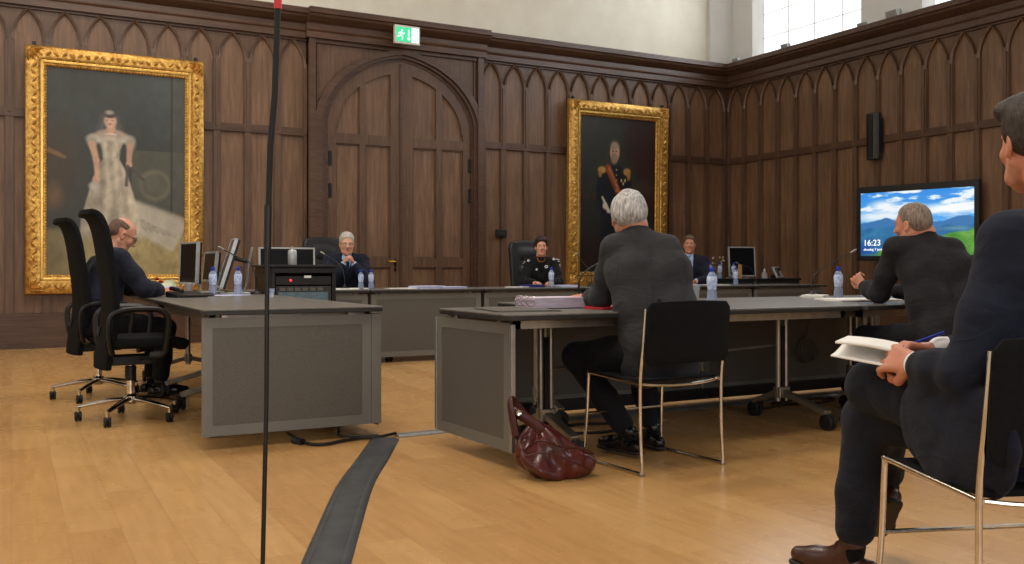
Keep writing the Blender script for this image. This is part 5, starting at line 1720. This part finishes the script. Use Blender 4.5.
    if opt.get('face', True):
        br = Sdf()
        for s in (-1, 1): br.cone(P(s * .014, .089, .038), P(s * .044, .074, .039), .0042, .003, .003)
        br.build('eyebrows', C['hair'], t, .003)
        lp = Sdf(); lp.cone(P(-.016, .0825, -.050), P(.016, .0825, -.050), .0035, .0035, .004); lp.cone(P(-.012, .0825, -.057), P(.012, .0825, -.057), .004, .004, .004)
        lp.build('lips', C.get('lips', MT['lips']), t, .0028)
        ey = Sdf()
        for s in (-1, 1): ey.ell(P(s * .031, .0785, .017), (.0085, .005, .0045), R3, .002)
        ey.build('eyes', MT['eye'], t, .0022)
    hs = Sdf()
    opt['hairf'](hs, P, R3)
    hs.build('hair', C['hair'], t, opt.get('hres', .0045), opt.get('hwob', .002), 5)
    if opt.get('glasses'):
        gm = MB()
        for s in (-1, 1):
            ring = [P(s * .031 + .022 * math.cos(a), .0965 - .008 * abs(math.cos(a)), .016 + .015 * math.sin(a)) for a in [2 * PI * k / 18 for k in range(19)]]
            gm.tube(ring, .0022, 6); gm.tube([P(s * .053, .089, .022), P(s * .074, .04, .020), P(s * .080, -.01, .012)], .0020, 6)
        gm.tube([P(-.010, .0975, .020), P(0, .100, .022), P(.010, .0975, .020)], .0022, 6)
        gm.build('glasses', 'plastic' if opt['glasses'] == 'dark' else 'steel', t, True)
    return t, P

MT['lips'] = mat('lips', (168, 100, 92), .5)
MT['eye'] = mat('eyes', (58, 46, 42), .25)
MT['seam'] = mat('dark_thread', (36, 36, 38), .9)
MT['sole'] = mat('shoe_sole', (30, 26, 24), .6)
MT['sock'] = cloth('black_sock', (14, 15, 19))

# hair styles
def hair_back(side=.010, top=.012, low=-.03, front=.055, blob=None):
    def f(S, P, R3):
        E = lambda c, r, k=.012, sub=False: S.ell(P(*c), r, R3, k, sub)
        E((0, -.022, .052), (.074 + side, .092 + side, .080 + top), .01)
        E((0, -.050, .010), (.066 + side, .066 + side * .8, .066), .02)
        # clear the face, the ears and the nape
        S.cone(P(-.052, front + .078, .028), P(.052, front + .078, .028), .076, .076, .010, True)
        S.cone(P(-.05, front + .045, -.03), P(.05, front + .045, -.03), .062, .062, .012, True)
        S.cut(P(0, 0, low), R3 @ Vector((0, .55, -1)), .01)
        for s in (-1, 1): S.ell(P(s * .086, .004, -.010), (.020, .024, .034), R3, .006, True)
        if blob:
            for c, r in blob: E(c, r, .014)
    return f

grey_suit = cloth('charcoal_suit', (56, 56, 59), (46, 46, 48))
navy = cloth('navy_suit', (34, 38, 52), (26, 29, 41))
navy2 = cloth('dark_navy_suit', (30, 34, 48), (22, 26, 38))
blacks = cloth('black_suit', (40, 40, 43), (30, 30, 33))
blackt = cloth('black_trousers', (26, 27, 32), (19, 20, 24))
white = cloth('white_shirt', (228, 228, 232), (214, 214, 220))
lblue = cloth('light_blue_shirt', (168, 190, 224), (152, 176, 214))
sk = skin('skin', (202, 150, 124)); sk2 = skin('skin_ruddy', (200, 144, 120)); sk3 = skin('skin_fair', (214, 164, 138))

def base_legs(J, spread=.10, kz=.52, ky=.44, ay=.40):
    for s, m in (('L', -1), ('R', 1)):
        J.setdefault('hip' + s, (m * .09, .02, .555)); J.setdefault('kn' + s, (m * spread * 1.2, ky, kz)); J.setdefault('an' + s, (m * spread * 1.2, ay, .105)); J.setdefault('toe' + s, (m * .15, 1, 0))
    return J

# 1. the man with his back to the camera
J = dict(pelvis=(-.02, .02, .57), waist=(-.02, .05, .76), chest=(-.02, .115, .955), neck=(-.045, .185, 1.180), head=hmat((-.055, .235, 1.222), -33, 12), side=(.90, -.436, 0),
         shL=(-.155, .225, 1.070), shR=(.085, .095, 1.070), elL=(-.12, .39, .815), elR=(.17, .23, .815), wrL=(-.06, .62, .80), wrR=(.17, .46, .80),
         handL=((-.2, 1, .15), (.1, 0, -1), dict(curl=.35, side=1)), handR=((-.1, 1, .15), (-.1, 0, -1), dict(curl=.35, side=-1)),
         hipL=(-.10, .02, .555), hipR=(.09, .02, .555), knL=(-.26, .42, .50), anL=(-.10, .17, .115), toeL=(-.25, 1, 0), knR=(.14, .44, .51), anR=(.13, .27, .105), toeR=(.1, 1, 0))
person('grey haired man in a charcoal suit seated with his back to the camera', (2.90, 3.76, 0), 0, J,
       dict(skin=sk2, jacket=grey_suit, trousers=blackt, shirt=white, hair=hair_mat('silver_hair', (206, 204, 202), (138, 136, 136)), sock=MT['sock'], shoe=MT['leather_shoe'], sole=MT['sole']),
       dict(res=.0065, hs=1.04, hairf=hair_back(.024, .014, -.072, .05, [((.03, -.07, .03), (.052, .047, .066)), ((-.035, -.07, .035), (.052, .047, .066)), ((.0, -.03, .12), (.055, .06, .03))]), jr=.96, sl=.92, wob=.0012, seed=2, hwob=.004, hemdrop=.09, seams=seam_set((-.03, .1), (.90, -.436, 0), (-.172, .172, 0)),
            extra_e=[(Vector((-.01, .0, .60)), (.205, .17, .18))]))

# 2. the man in profile at the right table
J = dict(pelvis=(0, 0, .57), waist=(.02, .04, .77), chest=(.05, .11, .96), neck=(.035, .175, 1.180), head=hmat((-.005, .235, 1.222), 6, 8), side=(.87, -.5, 0),
         shL=(-.115, .265, 1.085), shR=(.175, .09, 1.075), elL=(-.03, .44, .815), elR=(.29, .30, .82), wrL=(.055, .615, .85), wrR=(.22, .52, .82),
         handL=((-.15, .75, .8), (.9, .3, 0), dict(curl=.95, side=1)), handR=((-.7, .6, .2), (0, .4, -.9), dict(curl=.6, side=-1)),
         hipL=(-.09, .02, .555), hipR=(.09, .02, .555), knL=(-.16, .44, .54), knR=(.16, .45, .52), anL=(-.14, .42, .11), anR=(.14, .40, .105), toeL=(-.1, 1, 0), toeR=(.1, 1, 0))
person('balding man in a black suit seen in profile before the television', (4.80, 3.56, 0), R(4), J,
       dict(skin=sk2, jacket=blacks, trousers=blackt, shirt=white, hair=hair_mat('greying_brown_hair', (150, 132, 118), (104, 90, 80)), sock=MT['sock'], shoe=MT['leather_shoe'], sole=MT['sole']),
       dict(res=.007, hs=1.03, hairf=hair_back(.009, .008, -.050, .020), jr=.98, sl=.95, wob=.0018, seed=4, hemdrop=.07, seams=seam_set((.055, .1), (.87, -.5, 0), (-.172, .172, 0), 1.08), extra_e=[(Vector((0, .0, .62)), (.20, .15, .16))]))

# 3. the nearest man with a notebook, right edge
J = dict(pelvis=(.01, -.005, .57), waist=(.025, -.05, .76), chest=(.035, -.085, .95), neck=(.055, -.05, 1.135), head=hmat((.095, .03, 1.298), -24, 3), side=(.93, -.36, 0),
         shL=(-.120, -.045, 1.040), shR=(.215, -.165, 1.04), elL=(-.245, -.02, .705), elR=(.28, .02, .74), wrL=(-.195, .165, .712), wrR=(-.03, .24, .74),
         handL=((.05, .95, .12), (.75, -.15, -.45), dict(curl=.55, side=1, thumb=.8, sc=1.12)), handR=((-.75, .5, .15), (-.2, .1, -1), dict(curl=.8, side=-1, thumb=.9)),
         hipL=(-.09, .0, .56), hipR=(.11, .0, .555), knL=(-.055, .44, .615), anL=(.18, .60, .26), toeL=(.45, .60, -.55), upL=(.35, .35, .75),
         knR=(-.01, .50, .50), anR=(-.04, .535, .105), toeR=(-.30, 1, 0))
FX = 2.315
t, P = person('nearest man in a dark navy suit writing in a white notebook, right edge', (FX, 1.50, 0), R(-2), J,
       dict(skin=sk2, jacket=navy2, trousers=cloth('navy_trousers', (32, 35, 46), (25, 28, 38)), shirt=white, hair=hair_mat('dark_brown_hair', (58, 46, 38), (28, 22, 18)), sock=MT['sock'], shoe=MT['leather_brown'], sole=MT['sole']),
       dict(res=.006, bres=.75, hairf=hair_back(.013, .016, -.045, .055, [((-.02, .062, .108), (.052, .036, .030)), ((.03, .058, .108), (.045, .036, .028)), ((0, .02, .118), (.058, .07, .032)), ((-.045, .03, .098), (.03, .05, .03))]), jr=.97, sl=.84, seed=6, hwob=.0035, hemdrop=.04, laces=True, sl2=1, seams=[([Vector((-.085, -.10, 1.10)), Vector((-.09, -.14, 1.02)), Vector((-.08, -.16, .93)), Vector((-.07, -.17, .86))], (.86, .5, 0)), ([Vector((-.24, -.10, .83)), Vector((-.22, -.03, .80)), Vector((-.2, .03, .79))], (.86, .5, 0)), ([Vector((.03, -.2, 1.07)), Vector((.03, -.22, .9)), Vector((.02, -.22, .6))], (.3, .95, 0))], hem=.84, wob=.0020,
            extra=[],
            extra_e=[(Vector((.02, -.01, .60)), (.18, .12, .15)), (Vector((-.15, .02, .63)), (.10, .19, .08)), (Vector((-.250, -.01, .565)), (.028, .20, .115), -17, .018), (Vector((-.21, .13, .56)), (.020, .10, .10), -17, .04), (Vector((-.245, .06, .50)), (.012, .06, .075), -17, .03), (Vector((-.272, -.03, .505)), (.012, .08, .075), -17, .03), (Vector((-.262, -.11, .54)), (.016, .08, .115), -20, .04), (Vector((-.10, .08, .60)), (.11, .15, .07)), (Vector((.17, .0, .54)), (.05, .15, .10))]))
# notebook and pen
nb = thing('notebook', 'open white notebook resting on the knee of the nearest man', 'notebook', (2.185, 1.85, .742), R(28))
nb.scale = (.84, .84, .84)
M0 = Matrix.Rotation(R(8), 4, 'X') @ Matrix.Rotation(R(-3), 4, 'Y')
cv = MB()
cv.sheet(lambda u, v: M0 @ Vector((-.085 + .17 * u, -.12 + .24 * v, .010 + .008 * math.sin(PI * v))), 6, 10, .008)
cv.build('page_block', 'paper', nb, 'all')
cv = MB(); cv.sheet(lambda u, v: M0 @ Vector((-.100 + .185 * u, -.125 + .25 * v, -.002 - .034 * math.sin(PI * .5 * (1 - u)))), 8, 10, .006)
cv.build('folded_back_pages', 'paper', nb, 'all')
pn = MB().tube([(2.215, 1.775, .752), (2.295, 1.715, .79)], .0042, 8); pn.tube([(2.203, 1.783, .748), (2.215, 1.775, .752)], [.001, .0042], 8)
tag(pn.build('pen', MT['cap'], None, True), 'blue pen in the fingers of the nearest man', 'pen')

# 4. the bald man writing at the left table (faces +x)
J = dict(pelvis=(0, 0, .57), waist=(0, -.01, .76), chest=(0, .03, .955), neck=(0, .075, 1.12), head=hmat((0, .135, 1.21), 0, 33),
         shL=(-.19, .08, 1.04), shR=(.19, .08, 1.04), elL=(-.25, .24, .82), elR=(.24, .24, .82), wrL=(-.13, .385, .80), wrR=(.10, .39, .80),
         handL=((.35, 1, .0), (.3, .2, -1), dict(curl=.45, side=1)), handR=((-.25, 1, .0), (-.4, .1, -1), dict(curl=.65, side=-1)), front=(0, .9, .1),
         )
base_legs(J, .11, .51, .42, .38)
person('bald man with glasses in a navy suit bent over his papers, writing', (.60, 7.55, 0), R(-84), J,
       dict(skin=sk, jacket=navy, trousers=blackt, shirt=white, hair=hair_mat('short_brown_hair', (112, 84, 68), (84, 62, 50)), sock=MT['sock'], shoe=MT['leather_shoe'], sole=MT['sole']),
       dict(res=.0075, hs=1.06, hairf=hair_back(.006, -.013, -.048, -.01), glasses='dark', seed=3))

# 5-7. the three people of the far row (facing the camera side)
J = dict(pelvis=(0, 0, .57), waist=(0, .01, .77), chest=(0, .03, .97), neck=(0, .07, 1.145), head=hmat((0, .115, 1.235), 0, 12),
         shL=(-.19, .04, 1.055), shR=(.19, .04, 1.055), elL=(-.22, .32, .815), elR=(.22, .32, .815), wrL=(-.055, .30, 1.015), wrR=(.055, .30, 1.015),
         handL=((.35, .0, .9), (.9, .1, -.3), dict(curl=.85, side=1, sc=.95)), handR=((-.35, .0, .9), (-.9, .1, -.3), dict(curl=.85, side=-1, sc=.95)), front=(0, 1, 0))
base_legs(J)
person('grey haired man with glasses in a dark suit, hands clasped at his chin', (3.32, 10.12, 0), R(168), J,
       dict(skin=sk3, jacket=navy2, trousers=blackt, shirt=lblue, tie=cloth('dark_tie', (34, 40, 66)), hair=hair_mat('light_grey_hair', (206, 202, 196), (160, 156, 152)), sock=MT['sock'], shoe=MT['leather_shoe'], sole=MT['sole']),
       dict(res=.009, sl=.90, jr=.95, hairf=hair_back(.010, .010, -.035, .040), glasses='steel', seed=7, noshoes=False))
J = dict(pelvis=(0, 0, .57), waist=(0, .02, .77), chest=(0, .04, .96), neck=(0, .06, 1.115), head=hmat((0, .085, 1.225), 4, 2),
         shL=(-.165, .04, 1.03), shR=(.165, .04, 1.03), elL=(-.21, .22, .80), elR=(.21, .22, .80), wrL=(-.12, .42, .795), wrR=(.10, .42, .795),
         handL=((.6, .8, .0), (0, 0, -1), dict(curl=.4, side=1, sc=.9)), handR=((-.6, .8, .0), (0, 0, -1), dict(curl=.4, side=-1, sc=.9)), front=(0, 1, 0))
base_legs(J)
t, P = person('woman with short dark hair in a black jacket with white flower motifs', (5.84, 10.08, 0), R(152), J,
       dict(skin=sk3, jacket=cloth('black_jacket', (26, 26, 29)), trousers=blackt, shirt=cloth('black_top', (22, 22, 25)), hair=hair_mat('dark_red_brown_hair', (54, 30, 26), (32, 18, 16)), sock=MT['sock'], shoe=MT['leather_shoe'], sole=MT['sole'], lips=MT['rose']),
       dict(res=.009, hs=.95, jaw=.8, sl=.82, jr=.86, hairf=hair_back(.014, .018, -.045, .050, [((-.03, .045, .10), (.045, .03, .022)), ((.03, .045, .10), (.045, .032, .022))]), seed=8))
fm = MB()
for (x, y, z, rr_) in ((-.20, .085, 1.06, .030), (-.155, .10, 1.08, .020), (.195, .09, 1.03, .030), (.16, .11, 1.06, .018), (-.06, .165, .985, .024), (.215, .10, .98, .020), (-.215, .09, 1.0, .024), (.06, .165, .95, .014)):
    for k in range(5):
        a = 2 * PI * k / 5
        fm.lathe([(0, -.006), (rr_ * .5, -.002), (rr_ * .5, .003), (0, .008)], (x + math.cos(a) * rr_ * .6, y, z + math.sin(a) * rr_ * .6), 7)
fm.build('flower_motifs', white, t, True)
MB().tube(catmull([(-.055, .075, 1.125), (-.045, .125, 1.07), (0, .15, 1.045), (.045, .125, 1.07), (.055, .075, 1.125)], 5), .006, 6).build('necklace', 'brass', t, True)
J = dict(pelvis=(0, 0, .57), waist=(0, .0, .78), chest=(0, .02, .99), neck=(.0, .03, 1.165), head=hmat((0, .05, 1.285), -2, 2),
         shL=(-.19, .02, 1.07), shR=(.19, .02, 1.07), elL=(-.24, .22, .81), elR=(.24, .24, .81), wrL=(-.08, .40, .795), wrR=(.10, .42, .795),
         handL=((.6, .8, .0), (0, 0, -1), dict(curl=.35, side=1)), handR=((-.6, .8, .0), (0, 0, -1), dict(curl=.35, side=-1)), front=(0, 1, 0))
base_legs(J)
person('brown haired man in a navy jacket and light blue shirt in the far row', (8.24, 10.14, 0), R(142), J,
       dict(skin=sk2, jacket=navy, trousers=blackt, shirt=lblue, tie=cloth('pale_blue_tie', (128, 158, 208)), hair=hair_mat('brown_hair', (112, 86, 66), (78, 58, 44)), sock=MT['sock'], shoe=MT['leather_shoe'], sole=MT['sole']),
       dict(res=.009, sl=.92, jr=.95, hairf=hair_back(.008, .010, -.04, .042), seed=9))
